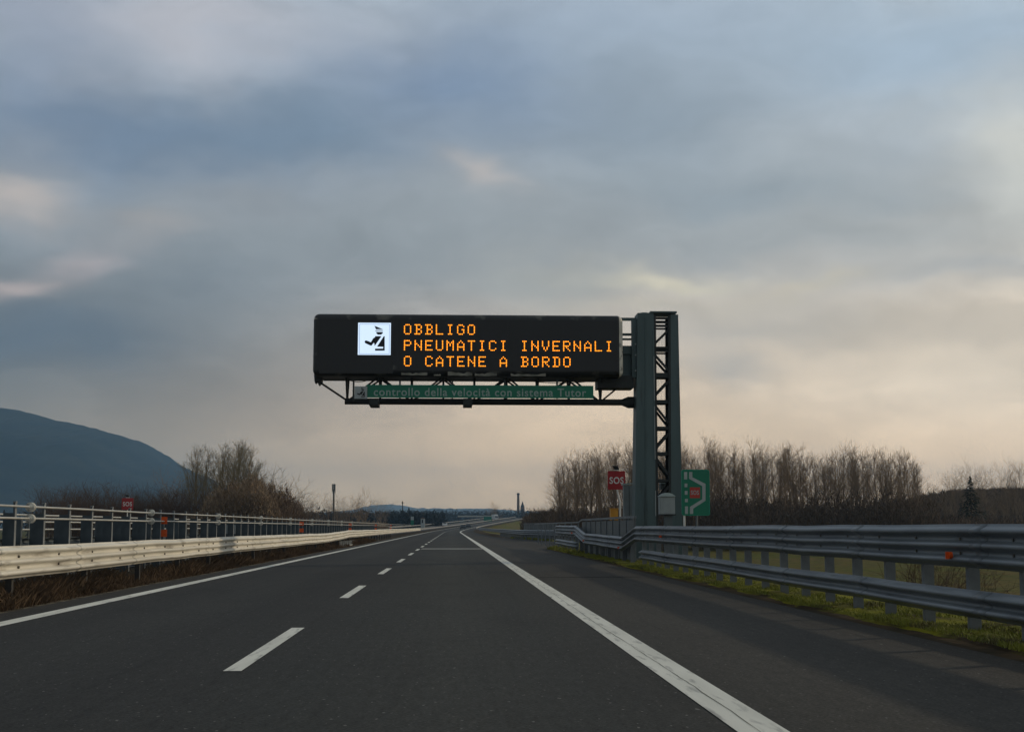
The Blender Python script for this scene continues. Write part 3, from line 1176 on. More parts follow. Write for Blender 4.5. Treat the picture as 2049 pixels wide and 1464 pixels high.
# ------------------------------------------------------------------ variable message sign
SY = 48.05      # front face
pa, pb = P(627, 626, SY), P(1248, 754, SY)
vx0, vx1, vz1, vz0 = pa.x, pb.x, pa.z, pb.z
vms = thing('message_sign', 'wide black variable message sign with three lines of amber lettering', 'electronic sign', ((vx0 + vx1) / 2, SY + 0.6, vz0))
bm = bmesh.new()
bmesh.ops.create_cube(bm, size=1.0)
for v in bm.verts:
    v.co = Vector(((vx0 + vx1) / 2 + v.co.x * (vx1 - vx0), SY + 0.65 + v.co.y * 1.3, (vz0 + vz1) / 2 + v.co.z * (vz1 - vz0)))
bmesh.ops.bevel(bm, geom=list(bm.edges), offset=0.21, segments=5, profile=0.5, affect='EDGES')
mb = MB()
mb.v = [v.co.copy() for v in bm.verts]
bm.verts.index_update()
mb.f = [tuple(v.index for v in f.verts) for f in bm.faces]
bm.free()
hs = mb.build('housing', 'sign_housing', vms, smooth=False)
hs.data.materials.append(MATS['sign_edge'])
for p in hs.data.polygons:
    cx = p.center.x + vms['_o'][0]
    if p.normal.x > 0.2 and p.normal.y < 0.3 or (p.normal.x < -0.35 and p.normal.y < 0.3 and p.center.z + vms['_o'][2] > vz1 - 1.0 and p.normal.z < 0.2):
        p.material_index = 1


def rect_px(px0, px1, py0, py1, Y, th, name, m, parent):
    a, b = P(px0, py0, Y), P(px1, py1, Y)
    return MB().box((a.x, Y, b.z), (b.x, Y + th, a.z)).build(name, m, parent)


rect_px(640, 786, 639, 747, SY - 0.012, 0.02, 'left_screen', 'display_black', vms)
rect_px(797, 1236, 639, 743, SY - 0.02, 0.03, 'text_screen', 'display_black', vms)
for (a, b, c, d) in ((803, 855, 744.5, 751), (868, 882, 748, 752), (896, 945, 742.5, 752), (950, 994, 745, 752.5), (1022, 1092, 746, 753)):
    mb = MB()
    rr = random.Random(int(a))
    A, B = P(a, c, SY - 0.014), P(b, d, SY - 0.014)
    n = 9
    poly = [(A.x + (B.x - A.x) * i / n, SY - 0.012, A.z - rr.uniform(0, 0.5) * (A.z - B.z)) for i in range(n + 1)]
    poly += [(A.x + (B.x - A.x) * i / n, SY - 0.012, B.z + rr.uniform(0, 0.15) * (A.z - B.z)) for i in range(n, -1, -1)]
    mb.prism(poly, (0, 0.008, 0))
    mb.build('grime_patch', 'grime', vms)
# pictogram screen
def px_poly(pts, ox, oy, sc_, Y, th):
    return [P(ox + x / sc_, oy + y / sc_, Y) for x, y in pts]


OFFICER = [[(800, 350), (1080, 465), (850, 465)],
           [(820, 530), (850, 495), (1075, 495), (1075, 517), (862, 520)],
           [(860, 555), (1075, 555), (1075, 590), (1020, 640), (910, 640), (862, 595)],
           [(820, 690), (1030, 690), (815, 1000), (800, 985), (800, 930), (775, 905), (705, 1000), (660, 990), (500, 915), (480, 880), (490, 840), (525, 828), (560, 835), (685, 885), (730, 810), (760, 760), (820, 725)],
           [(1105, 690), (1135, 690), (1135, 1160), (820, 1160), (820, 1095), (1080, 1092), (1088, 1035), (885, 1030)]]
pic = rect_px(716.7, 781.5, 645.4, 710, SY - 0.03, 0.02, 'pictogram_screen', 'screen_white', vms)


def frame_px(px0, px1, py0, py1, w, Y, th, name, m, parent):
    a, b = P(px0, py0, Y), P(px1, py1, Y)
    mb = MB()
    mb.box((a.x, Y, b.z), (a.x + w, Y + th, a.z)).box((b.x - w, Y, b.z), (b.x, Y + th, a.z))
    mb.box((a.x + w, Y, a.z - w), (b.x - w, Y + th, a.z)).box((a.x + w, Y, b.z), (b.x - w, Y + th, b.z + w))
    return mb.build(name, m, parent)


fr = frame_px(719.4, 779, 648, 708.2, 0.012, SY - 0.036, 0.005, 'border', 'screen_blue', pic)
mb = MB()
for poly in OFFICER:
    mb.prism(px_poly(poly, 700, 630, 16.27, SY - 0.04, 0), (0, 0.008, 0))
mb.build('officer_symbol', 'screen_dark', pic)

for px in (905.0, 1016.0, 1127.0):
    rect_px(px, px + 0.8, 639.5, 742, SY - 0.024, 0.004, 'seam', 'sign_housing', vms)
for (xa, xb, sag) in ((1050, 1196, 5.0), (700, 735, 3.0)):
    pts = []
    for k in range(9):
        t = k / 8
        q = P(xa + (xb - xa) * t, 761 + sag * 4 * t * (1 - t), SY + 0.4)
        pts.append(q)
    MB().tube(pts, 0.012, 6).build('cable', 'wire', vms)

FONT = {
    'O': ["01110", "10001", "10001", "10001", "10001", "10001", "01110"],
    'B': ["11110", "01001", "01001", "01110", "01001", "01001", "11110"],
    'L': ["10000", "10000", "10000", "10000", "10000", "10000", "11111"],
    'I': ["01110", "00100", "00100", "00100", "00100", "00100", "01110"],
    'G': ["01110", "10001", "10000", "10011", "10001", "10001", "01110"],
    'P': ["11110", "10001", "10001", "11110", "10000", "10000", "10000"],
    'N': ["10001", "10001", "11001", "10101", "10011", "10001", "10001"],
    'E': ["11111", "10000", "10000", "11110", "10000", "10000", "11111"],
    'U': ["10001", "10001", "10001", "10001", "10001", "10001", "01110"],
    'M': ["10001", "11011", "10101", "10101", "10001", "10001", "10001"],
    'A': ["00100", "01010", "10001", "10001", "11111", "10001", "10001"],
    'T': ["11111", "00100", "00100", "00100", "00100", "00100", "00100"],
    'C': ["01110", "10001", "10000", "10000", "10000", "10001", "01110"],
    'V': ["10001", "10001", "10001", "10001", "01010", "01010", "00100"],
    'R': ["11110", "10001", "10001", "11110", "10100", "10010", "10001"],
    'D': ["11110", "01001", "01001", "01001", "01001", "01001", "11110"],
}
LY = SY - 0.028
S_ = (P(1226, 690, LY).x - P(808, 690, LY).x) / (20 * 7 - 2.0)
for row, (s, py) in enumerate((("OBBLIGO", 649.6), ("PNEUMATICI INVERNALI", 681.4), ("O CATENE A BORDO", 713.2))):
    mb = MB()
    p0 = P(809.5, py, LY)
    for i, ch in enumerate(s):
        if ch == ' ':
            continue
        for r_, line in enumerate(FONT[ch]):
            for c_, bit in enumerate(line):
                if bit == '1':
                    x = p0.x + (i * 7 + c_) * S_
                    z = p0.z - r_ * S_ * 1.0
                    mb.tube([(x, LY + 0.012, z), (x, LY, z)], S_ * 0.40, 8)
    o = mb.build('text_line', 'led_amber', vms)
    tag(o, 'amber dots reading ' + s)

# green strip sign on the truss
TY = 47.95
tut = thing('strip_sign', 'long narrow green sign with pale lettering hung under the message sign', 'sign', (P(960, 783, TY).x, TY, P(960, 797, TY).z))
rect_px(733, 1187.5, 769.5, 796.8, TY, 0.05, 'panel', 'sign_green', tut)
frame_px(733, 1187.5, 769.5, 796.8, 0.018, TY - 0.006, 0.006, 'border', 'sign_green_bright', tut)
a, b = P(748, 775.5, TY), P(1173, 793.5, TY)
text_mesh('lettering', 'controllo della velocità con sistema Tutor', 'sign_letter', tut, a.x, b.x, b.z, a.z + 0.0, TY - 0.002, offset=0.012, spacing=1.12)
for px in (800, 905, 1010, 1115):
    x = P(px, 783, TY).x
    z0, z1 = P(px, 797, TY).z, P(px, 760, TY).z
    MB().box((x - .03, TY + .05, z0), (x + .03, TY + .12, z1)).build('hanger', 'truss_steel', tut)
for px in (748, 936):
    a, b = P(px - 9, 797, TY + .3), P(px + 9, 811, TY + .3)
    MB().box((a.x, TY + .05, b.z), (b.x, TY + 1.35, a.z - 0.02)).build('clamp', 'truss_steel', tut)
ps = thing('pictogram_sign', 'small square grey officer symbol sign at the left end of the green strip sign', 'sign', (P(722, 783, TY).x, TY, P(722, 798, TY).z))
rect_px(709.5, 734.5, 772.5, 797.5, TY - 0.05, 0.04, 'panel', 'sign_grey', ps)
mb = MB()
for poly in OFFICER:
    mb.prism(px_poly([((x - 272) / 1058 * 25 * 10, (y - 250) / 1050 * 25 * 10) for x, y in poly], 709.5, 772.5, 10, TY - 0.056, 0), (0, 0.007, 0))
mb.build('officer_symbol', 'sign_black', ps)
mb = MB()
a = P(707, 797, TY)
mb.box((a.x - 0.03, TY - 0.0, a.z - 0.1), (a.x + 0.03, TY + 0.06, P(707, 760, TY).z))
mb.box((a.x + 0.03, TY + 0.0, a.z + 0.05), (a.x + 0.3, TY + 0.04, a.z + 0.1))
mb.build('hanger', 'truss_steel', ps)

# ------------------------------------------------------------------ roadside signs on the right
def sos_sign(x, y, z0, z1, w, label, lamp=True, post=None, textdark=False):
    t = thing('emergency_sign', label, 'sign', (x, y, 0))
    bmx = MB()
    bmx.box((x - w / 2, y, z0), (x + w / 2, y + 0.03, z1))
    bmx.build('panel', 'sign_red', t)
    h = z1 - z0
    text_mesh('lettering', 'SOS', 'sign_white', t, x - w * 0.40, x + w * 0.40, z0 + h * 0.31, z0 + h * 0.68, y - 0.002, offset=0.02, spacing=1.1)
    if post:
        MB().tube(post, 0.035, 8).build('post', 'sign_white', t)
    if lamp:
        mb = MB()
        mb.box((x - w * .16, y - 0.02, z1 + 0.02), (x + w * .16, y + 0.06, z1 + 0.05))
        mb.build('lamp_base', 'sign_white', t)
        mb = MB()
        mb.prism([(x - w * .22, y - 0.03, z1 + 0.22), (x + w * 0.06, y - .03, z1 + 0.2), (x + w * .17, y - .03, z1 + 0.05), (x - w * .1, y - .03, z1 + 0.05)], (0, 0.1, 0))
        mb.build('lamp', 'sign_black', t)
    return t


Y_ = 56.0
c0, c1 = P(1216, 942, Y_), P(1251.5, 979, Y_)
pp = [P(1241, 1046, Y_) - Vector((0, 0, 1.6)), P(1241, 1004, Y_), P(1236, 985, Y_), P(1235, 975, Y_)]
for q in pp:
    q.y = Y_ + 0.06
sos_sign((c0.x + c1.x) / 2, Y_, c1.z, c0.z, c1.x - c0.x, 'square red SOS sign left of the gantry tower', post=pp)
Y_ = 95.0
c0, c1 = P(244, 996, Y_), P(266, 1019.5, Y_)
xm = (c0.x + c1.x) / 2
sos_sign(xm, Y_, c1.z, c0.z, c1.x - c0.x, 'small red SOS sign beyond the white median railing', post=[(xm, Y_ + .06, -0.3), (xm, Y_ + .06, c1.z + .2)])

# green lay-by sign
Y_ = 40.0
lb = thing('layby_sign', 'tall green emergency lay-by sign with a red SOS square', 'sign', (P(1391, 1049, Y_).x, Y_, 0))
a, b = P(1363, 939, Y_), P(1421, 1031, Y_)
cx, cz = (a.x + b.x) / 2, (a.z + b.z) / 2
hw, hh, rr = (b.x - a.x) / 2, (a.z - b.z) / 2, 0.07


def rounded(hw, hh, rr, y):
    pts = []
    for (sx, sz, a0) in ((1, 1, 0), (-1, 1, 90), (-1, -1, 180), (1, -1, 270)):
        for k in range(5):
            q = R(a0 + 22.5 * k)
            pts.append(Vector((cx + sx * (hw - rr) + rr * math.cos(q), y, cz + sz * (hh - rr) + rr * math.sin(q))))
    return pts


MB().prism(rounded(hw, hh, rr, Y_), (0, 0.03, 0)).build('panel', 'sign_green_bright', lb)
MB().prism(rounded(hw - 0.022, hh - 0.022, rr - 0.015, Y_ - 0.004), (0, 0.006, 0)).build('face', 'sign_green', lb)


def L_(x, y):
    """Zoomed detail pixel of the sign to world."""
    return P(1180 + x / 5.23, 820 + y / 5.23, Y_ - 0.008)


mb = MB()
for (x0, x1, y0, y1) in ((988, 1020, 648, 725), (993, 1022, 768, 806), (995, 1024, 846, 885), (997, 1027, 928, 963), (998, 1028, 1007, 1086)):
    mb.prism([L_(x0, y0), L_(x1, y0), L_(x1, y1), L_(x0, y1)], (0, 0.006, 0))
mb.build('lane_marks', 'sign_grey', lb).name = 'dashed_symbol'
mb = MB()
mb.prism([L_(x, y) for x, y in ((1040, 648), (1074, 648), (1074, 702), (1212, 772), (1212, 948), (1083, 1030), (1083, 1086), (1049, 1086), (1049, 1012), (1178, 932), (1178, 795), (1040, 718))], (0, 0.006, 0))
mb.build('route_symbol', 'sign_grey', lb)
mb = MB()
mb.prism([L_(1048, 808), L_(1155, 808), L_(1155, 920), L_(1048, 920)], (0, 0.006, 0))
sq = mb.build('sos_square', 'sign_red_orange', lb)
a, b = L_(1058, 840), L_(1142, 886)
text_mesh('lettering', 'SOS', 'sign_grey', sq, a.x, b.x, b.z, a.z, Y_ - 0.009, offset=0.015, spacing=1.1)
for px in (1369.5, 1394.5):
    x = P(px, 1040, Y_ + .04).x
    MB().tube([(x, Y_ + 0.06, -1.0), (x, Y_ + 0.06, cz + hh - .1)], 0.03, 8).build('post', 'sign_white' if px < 1380 else 'galvanised_post', lb)

# grey pillar beside the tower, cabinets, yellow box
Y_ = 50.0
a, b = P(1248, 968, Y_), P(1266, 1045, Y_)
t = thing('service_pillar', 'slim grey service pillar with a pale cap against the gantry tower', 'pillar', ((a.x + b.x) / 2, Y_, 0))
bmx = MB()
bmx.box((a.x, Y_, -0.05), (b.x, Y_ + 0.3, a.z - 0.04))
bmx.build('body', 'pillar_grey', t)
MB().hexa([(a.x - .05, Y_ - .05, a.z - .04), (b.x + .03, Y_ - .05, a.z - .0), (b.x + .03, Y_ + .35, a.z - .0), (a.x - .05, Y_ + .35, a.z - .04)],
          [(a.x - .05, Y_ - .05, a.z + .01), (b.x + .03, Y_ - .05, a.z + .05), (b.x + .03, Y_ + .35, a.z + .05), (a.x - .05, Y_ + .35, a.z + .01)]).build('cap', 'cabinet_roof', t)
MB().box(((a.x + b.x) / 2 + .03, Y_ - .012, 0.3), ((a.x + b.x) / 2 + .045, Y_ - .001, a.z - .1)).build('door_seam', 'sign_black', t)

Y_ = 46.0
a, b = P(1320.5, 993.5, Y_), P(1351, 1028, Y_)
t = thing('cabinet', 'pale grey control cabinet with a domed lid on a post before the tower', 'cabinet', ((a.x + b.x) / 2, Y_, 0))
MB().box((a.x, Y_, b.z), (b.x, Y_ + 0.4, a.z)).build('body', 'cabinet', t)
MB().box((a.x + .03, Y_ - .008, b.z + .03), (b.x - .03, Y_ - .001, a.z - .03)).build('door', 'cabinet', t)
n = 10
poly = [(a.x - .02 + (b.x - a.x + .04) * i / n, Y_ - .05, a.z + 0.012 + 0.125 * math.sin(math.pi * i / n) ** 0.8) for i in range(n + 1)]
MB().prism(poly, (0, 0.5, 0)).build('lid', 'cabinet_roof', t)
MB().box((a.x - .025, Y_ - .03, b.z - .04), (b.x + .02, Y_ + .42, b.z - 0.002)).build('tray', 'sign_black', t)
c, d = P(1331, 1030, Y_), P(1347, 1049, Y_)
MB().box((c.x, Y_ + .08, -0.2), (d.x, Y_ + .3, b.z - .04)).build('post', 'parapet', t)
Y_ = 49.9
a, b = P(1322, 967, Y_), P(1341, 979, Y_)
t = thing('junction_box', 'small grey box with a pale lid fixed behind the tower lattice', 'box', ((a.x + b.x) / 2, Y_, b.z))
MB().box((a.x, Y_, b.z), (b.x, Y_ + .3, a.z)).build('body', 'parapet', t)
MB().box((a.x - .02, Y_ - .03, a.z + .003), (b.x + .02, Y_ + .33, a.z + .05)).build('lid', 'cabinet_roof', t)
MB().box((a.x + .1, Y_ + .05, 0), (a.x + .16, Y_ + .11, b.z - .002)).build('post', 'parapet', t)

Y_ = 58.0
a, b = P(1221.5, 1018, Y_), P(1237, 1033, Y_)
t = thing('call_box', 'small yellow box standing behind the grey parapet', 'box', ((a.x + b.x) / 2, Y_, 0))
MB().box((a.x, Y_, b.z - .15), (b.x, Y_ + .3, a.z)).build('body', 'yellow_box', t)
MB().box((a.x - .02, Y_ - .03, a.z + .002), (b.x + .02, Y_ + .33, a.z + .035)).build('lid', 'yellow_box', t)
MB().box((a.x + .1, Y_ + .08, -0.1), (b.x - .1, Y_ + .22, b.z - .152)).build('post', 'galvanised_post', t)

# parapets
def parapet(x0, y0, x1, y1, zt_, label, low=None, z0=-0.1):
    t = thing('parapet', label, 'parapet', (x0, y0, 0))
    d = Vector((x1 - x0, y1 - y0, 0))
    n = max(2, int(d.length / 2.0))
    nrm = Vector((-d.y, d.x, 0)).normalized()
    for i in range(n):
        a = Vector((x0, y0, 0)) + d * (i / n)
        b = Vector((x0, y0, 0)) + d * ((i + 1) / n)
        mb = MB()
        mb.bar(a + Vector((0, 0, z0)), a + Vector((0, 0, zt_ - 0.04)), 0.08, 0.1)
        mb.build('post', 'galvanised_post', t)
        mb = MB()
        e = d.normalized() * 0.055
        a2, b2 = a + e, b - e
        th = nrm * 0.012
        mb.hexa([a2 - th + Vector((0, 0, z0)), b2 - th + Vector((0, 0, z0)), b2 + th + Vector((0, 0, z0)), a2 + th + Vector((0, 0, z0))],
                [a2 - th + Vector((0, 0, zt_ - .1)), b2 - th + Vector((0, 0, zt_ - .1)), b2 + th + Vector((0, 0, zt_ - .1)), a2 + th + Vector((0, 0, zt_ - .1))])
        mb.build('panel', 'parapet', t)
    mb = MB()
    mb.bar(Vector((x0, y0, zt_)) - d.normalized() * .2, Vector((x1, y1, zt_)), 0.08, 0.08, up=(0, 0, 1))
    if low:
        mb.bar(Vector((x1, y1, zt_)), Vector((low[0], low[1], low[2])), 0.07, 0.07, up=(0, 0, 1))
        mb.bar(Vector((low[0], low[1], low[2])), Vector((low[0], low[1] + 36, low[2])), 0.07, 0.07, up=(0, 0, 1))
        for k in range(9):
            yy = low[1] + 0.2 + 4 * k
            mb.box((low[0] - .03, yy, -0.1), (low[0] + .03, yy + .06, low[2] - .04))
    mb.build('top_rail', 'galvanised', t)
    return t


parapet(6.2, 46.6, 6.2, 65.5, 1.55, 'grey sheet-metal parapet behind the dipped guardrail at the gantry foot', low=(6.22, 67.5, 1.44))
parapet(9.0, 118.5, 7.9, 152, 1.56, 'far grey parapet behind the lay-by guardrail')

# ------------------------------------------------------------------ small things on the left verge
t = thing('stub_fence', 'row of low white stakes in the weeds beside the left edge line', 'fence', (-6.75, 88, 0))
for k in range(13):
    y = 84 + k * 1.05
    MB().bar((-6.78 + .02 * (k % 3), y, -0.05), (-6.80, y + .04, 0.36 - .004 * k), 0.05, 0.05).build('stake', 'rail_tube', t)
MB().bar((-6.72, 83.6, 0.03), (-6.72, 97, 0.05), 0.1, 0.06, up=(0, 0, 1)).build('base_board', 'rail_tube', t)

t = thing('distance_marker', 'small grey plate sign on the median railing', 'sign', (-9.35, 58.5, 0))
MB().box((-9.55, 58.5, 0.92), (-9.14, 58.53, 1.30)).build('panel', 'cabinet', t)
MB().prism([(-9.43, 58.494, 1.0), (-9.30, 58.494, 1.0), (-9.24, 58.494, 1.12), (-9.34, 58.494, 1.22), (-9.32, 58.494, 1.1), (-9.40, 58.494, 1.06)], (0, 0.005, 0)).build('symbol', 'sign_black', t)
MB().box((-9.37, 58.535, -0.1), (-9.33, 58.57, 1.28)).build('post', 'galvanised_post', t)

# ------------------------------------------------------------------ plants
def cone(mb, p, q, r0, r1, n=3):
    d = q - p
    s = d.orthogonal().normalized()
    t = d.normalized().cross(s)
    o = len(mb.v)
    for (c, r) in ((p, r0), (q, r1)):
        for i in range(n):
            a = 2 * math.pi * i / n
            mb.v.append(c + s * (r * math.cos(a)) + t * (r * math.sin(a)))
    for i in range(n):
        j = (i + 1) % n
        mb.f.append((o + i, o + j, o + n + j, o + n + i))


def make_tree(name, seed, h, habit, bark, loc=(0, 0, 0)):
    """Bare winter tree: tapered trunk, limbs and fine twigs. habit: 'poplar' upright, 'broad' spreading, 'bush' many-stemmed."""
    r = random.Random(seed)
    tr, cr = MB(), MB()

    def grow(p, d, ln, rad, lvl, maxl, mb, up):
        segs = 3
        q = p
        dd = d.copy()
        pts = []
        for s in range(segs):
            dd = (dd + Vector((r.uniform(-.13, .13), r.uniform(-.13, .13), up * 0.07))).normalized()
            nq = q + dd * ln / segs
            ra = rad * (1 - s / segs * 0.75)
            rb = rad * (1 - (s + 1) / segs * 0.75)
            cone(mb, q, nq, ra, rb, 3)
            pts.append((nq, dd.copy(), rb))
            q = nq
        if lvl >= maxl:
            return
        k = r.randint(5, 6) if lvl == 0 else r.randint(3, 5)
        for i in range(k):
            t = r.uniform(0.15, 1.0)
            idx = min(segs - 1, int(t * segs))
            base_ = p.lerp(pts[0][0], t * 3) if idx == 0 else pts[idx - 1][0].lerp(pts[idx][0], t * segs - idx)
            pd = pts[idx][1]
            side = pd.orthogonal().normalized()
            side.rotate(Matrix.Rotation(r.uniform(0, 6.283), 3, pd))
            nd = (pd * (1.0 if habit == 'poplar' else 0.75) + side * r.uniform(.4, .95)).normalized()
            grow(base_, nd, ln * r.uniform(.35, .6), max(0.011, pts[idx][2] * 0.55), lvl + 1, maxl, mb, up)

    if habit in ('poplar', 'broad'):
        p = Vector((0, 0, -0.4))
        d = Vector((r.uniform(-.03, .03), r.uniform(-.03, .03), 1)).normalized()
        n = 9
        rad0 = h * 0.013
        lean = d
        prev = p
        pts = []
        frac = 0.95 if habit == 'poplar' else 0.62
        for i in range(n):
            lean = (lean + Vector((r.uniform(-.05, .05), r.uniform(-.05, .05), 0.05))).normalized()
            q = prev + lean * (h * frac / n)
            cone(tr, prev, q, rad0 * (1 - i / n * 0.9), rad0 * (1 - (i + 1) / n * 0.9), 7)
            pts.append((prev, q, rad0 * (1 - i / n * .9)))
            prev = q
        nl = 30 if habit == 'poplar' else 20
        for k in range(nl):
            t = (0.33 + 0.66 * (k / nl) ** 0.85) if habit == 'poplar' else (0.4 + 0.6 * k / nl)
            idx = min(n - 1, int(t * n))
            a, b, rd = pts[idx]
            base_ = a.lerp(b, t * n - idx)
            az = r.uniform(0, 6.283)
            if habit == 'poplar':
                tilt = r.uniform(0.25, 0.8)
                ln = h * (0.13 + 0.24 * (1 - t)) * r.uniform(.75, 1.25)
            else:
                tilt = r.uniform(0.35, 1.0) * (1.15 - 0.5 * t)
                ln = h * 0.36 * r.uniform(.7, 1.15)
            dd = Vector((math.sin(tilt) * math.cos(az), math.sin(tilt) * math.sin(az), math.cos(tilt)))
            grow(base_, dd, ln, max(0.02, rd * 0.45), 0, 2, cr, 1.0)
    else:
        for k in range(26):
            az = r.uniform(0, 6.283)
            tilt = abs(r.gauss(0.0, 0.42))
            dd = Vector((math.sin(tilt) * math.cos(az), math.sin(tilt) * math.sin(az), math.cos(tilt)))
            p = Vector((r.uniform(-.12, .12) * h, r.uniform(-.12, .12) * h, -0.3))
            q = p + dd * h * 0.3
            cone(tr, p, q, h * 0.008, h * 0.006, 5)
            grow(q, dd, h * r.uniform(.45, .72), h * 0.006, 0, 2, cr, 0.6)
    root = bpy.data.objects.new(name, None)
    C.objects.link(root)
    root['_o'] = [0, 0, 0]
    root['category'] = 'bush' if habit == 'bush' else 'tree'
    tr.build('trunk' if habit != 'bush' else 'stems', bark, root, fix=False)
    cr.build('crown', bark, root, fix=False)
    root['h'] = h
    return root


class Planter:
    def __init__(self, protos):
        self.protos, self.used = protos, set()

    def put(self, i, x, y, z, h, rz, label, group=None):
        pr = self.protos[i % len(self.protos)]
        s = h / pr['h']
        if pr.name not in self.used:
            self.used.add(pr.name)
            pr.location = (x, y, z)
            pr.rotation_euler = (0, 0, rz)
            pr.scale = (s, s, s)
            tag(pr, label, None, group)
            return pr
        return dup(pr, (x, y, z), rz, s, label, group)


poplars = Planter([make_tree('bare_poplar', 20 + i, 15, 'poplar', 'bark') for i in range(5)])
broads = Planter([make_tree('bare_tree', 40 + i, 12, 'broad', 'bark') for i in range(3)])
yellows = Planter([make_tree('bare_willow', 60 + i, 14, 'poplar', 'bark_yellow') for i in range(2)])
bushes = Planter([make_tree('bare_bush', 80 + i, 6, 'bush', 'bark_brown') for i in range(3)])
GZ = -2.2
rnd = random.Random(77)


def tree_px(pl, i, px, top, Y, label, group=None):
    p = P(px, top, Y)
    return pl.put(i, p.x, Y, GZ, (p.z - GZ) / 0.98, rnd.uniform(0, 6.28), label, group)


# the long row of poplars on the right: tops as in the photo
def env(px):
    pts = [(1105, 945), (1135, 918), (1180, 918), (1230, 905), (1262, 900), (1310, 905), (1368, 893), (1392, 898), (1437, 895), (1465, 907), (1500, 904), (1540, 900), (1580, 897), (1606, 915), (1650, 915), (1700, 903), (1748, 900), (1785, 916), (1825, 915), (1845, 942)]
    for (a, b), (c, d) in zip(pts, pts[1:]):
        if a <= px <= c:
            return b + (d - b) * (px - a) / (c - a)
    return 930


n = 0
for rowY, step, lift in ((203, 19, 0), (216, 18, 4), (232, 19, 10)):
    px = 1112 + rnd.uniform(0, 8)
    while px < 1842:
        tree_px(poplars, n * 3 + int(rowY), px, env(px) + rnd.choice((-7, -2, 2, 6, 12, 22)) + rnd.uniform(-3, 6) + lift, rowY + rnd.uniform(-6, 6),
                'slender bare poplar in the long treeline beyond the guardrail', 'bare poplars in the right treeline')
        n += 1
        px += step * rnd.uniform(.7, 1.3)
for k, (px, top, Y) in enumerate(((1898, 938, 330), (1944, 930, 310), (1965, 948, 300), (2005, 930, 320), (2032, 924, 300), (2060, 930, 300), (1870, 962, 340), (1990, 965, 330), (1905, 945, 290), (1950, 936, 285), (1938, 940, 320), (2020, 934, 285), (2040, 930, 290), (2012, 945, 300), (1885, 958, 300), (1975, 960, 290), (1925, 955, 300), (1860, 972, 300))):
    tree_px(broads, k, px, top, Y, 'spreading bare tree on the dark slope at the right', 'bare trees on the right slope')


def conifer(px, top, Y, h_w, label, z=GZ):
    p = P(px, top, Y)
    h = p.z - z
    t = thing('conifer', label, 'tree', (p.x, Y, z))
    r = random.Random(int(px))
    MB().tube([(p.x, Y, z - .3), (p.x, Y, z + h * .97)], h * 0.018, 7, r1=0.03).build('trunk', 'bark_brown', t)
    mb = MB()
    for k in range(1500):
        u = r.random() ** 1.3
        rad = h_w * (1 - u) * r.uniform(.35, 1.1) + .1
        a = r.uniform(0, 6.283)
        c = Vector((p.x + rad * math.cos(a), Y + rad * math.sin(a), z + h * (0.08 + 0.92 * u) - rad * 0.22))
        s = 0.5 * (1 - u * .6)
        d = Vector((math.cos(a), math.sin(a), -0.35)) * s
        e = Vector((-math.sin(a), math.cos(a), r.uniform(-.3, .3))) * s * 0.45
        mb.add([c - d - e, c - d + e, c + d], [(0, 1, 2)])
    mb.build('crown', 'conifer', t, fix=False)


conifer(1941, 952, 230, 4.6, 'dark green conifer standing before the slope at the right')

# left clump
for k, (px, top, Y, kind) in enumerate(((398, 898, 225, 'y'), (414, 925, 232, 'y'), (385, 930, 230, 'y'), (448, 898, 240, 'y'), (465, 893, 228, 'y'), (480, 891, 236, 'y'), (492, 900, 226, 'y'), (430, 930, 240, 'y'),
                                       (505, 925, 238, 'y'), (455, 915, 222, 'y'), (404, 905, 238, 'y'), (391, 912, 220, 'y'), (472, 899, 244, 'y'), (486, 905, 218, 'y'), (441, 908, 230, 'y'), (498, 914, 246, 'y'), (460, 904, 250, 'y'), (515, 938, 230, 'y'))):
    tree_px(yellows, k, px, top, Y, 'tall yellowish bare willow in the clump left of the road', 'bare willows in the left clump')
for k, (px, top, Y) in enumerate(((430, 965, 205), (470, 955, 200), (510, 945, 205), (535, 948, 212), (555, 958, 208), (568, 985, 205), (490, 975, 195), (400, 972, 210), (450, 985, 198), (545, 985, 196), (520, 985, 200), (375, 985, 215), (585, 1000, 210), (600, 1010, 215),
                                  (420, 990, 190), (560, 1000, 190), (345, 975, 230), (330, 985, 225), (312, 990, 235))):
    tree_px(bushes, k, px, top + 14, Y, 'dense brown bare bush in the clump left of the road', 'brown bushes in the left clump')
for k in range(26):
    px = 95 + k * 10.5 + rnd.uniform(-4, 4)
    tree_px(bushes, k, px, 992 + 8 * math.sin(k * 1.7) + rnd.uniform(-5, 6), 190 + rnd.uniform(0, 40), 'low brown bush in front of the blue mountain', 'low bushes before the mountain')
tree_px(broads, 1, 341, 940, 260, 'dark thin tree before the foot of the mountain')
for k, (px, top, Y) in enumerate(((592, 985, 330), (602, 980, 340), (622, 988, 350), (640, 998, 360), (660, 990, 350), (678, 984, 350), (700, 995, 380), (716, 978, 360), (730, 985, 370), (612, 1000, 330), (690, 1002, 370))):
    tree_px(broads, k + 1, px, top, Y, 'small bare tree far along the left side near the mast', 'small bare trees near the mast')
for k, (px, top, Y) in enumerate(((762, 996, 600), (772, 1000, 610), (985, 1003, 900), (992, 1006, 900), (1068, 1010, 700), (1082, 1012, 600), (1098, 1006, 420))):
    tree_px(broads, k, px, top, Y, 'tiny bare tree on the skyline ahead', 'tiny trees on the skyline ahead')
# bushes on the embankment seen under the right guardrail
for k, (x, y, h) in enumerate(((9.0, 19.5, 1.9), (10.2, 22.5, 2.4), (9.6, 27, 2.0), (11.5, 31, 2.4), (12.5, 36, 2.2), (9.2, 17.2, 1.3))):
    bushes.put(k, x, y, -1.3 if x < 10 else -2.0, h, k * 1.3, 'leafless brown shrub on the bank behind the near guardrail', 'shrubs on the bank behind the guardrail')


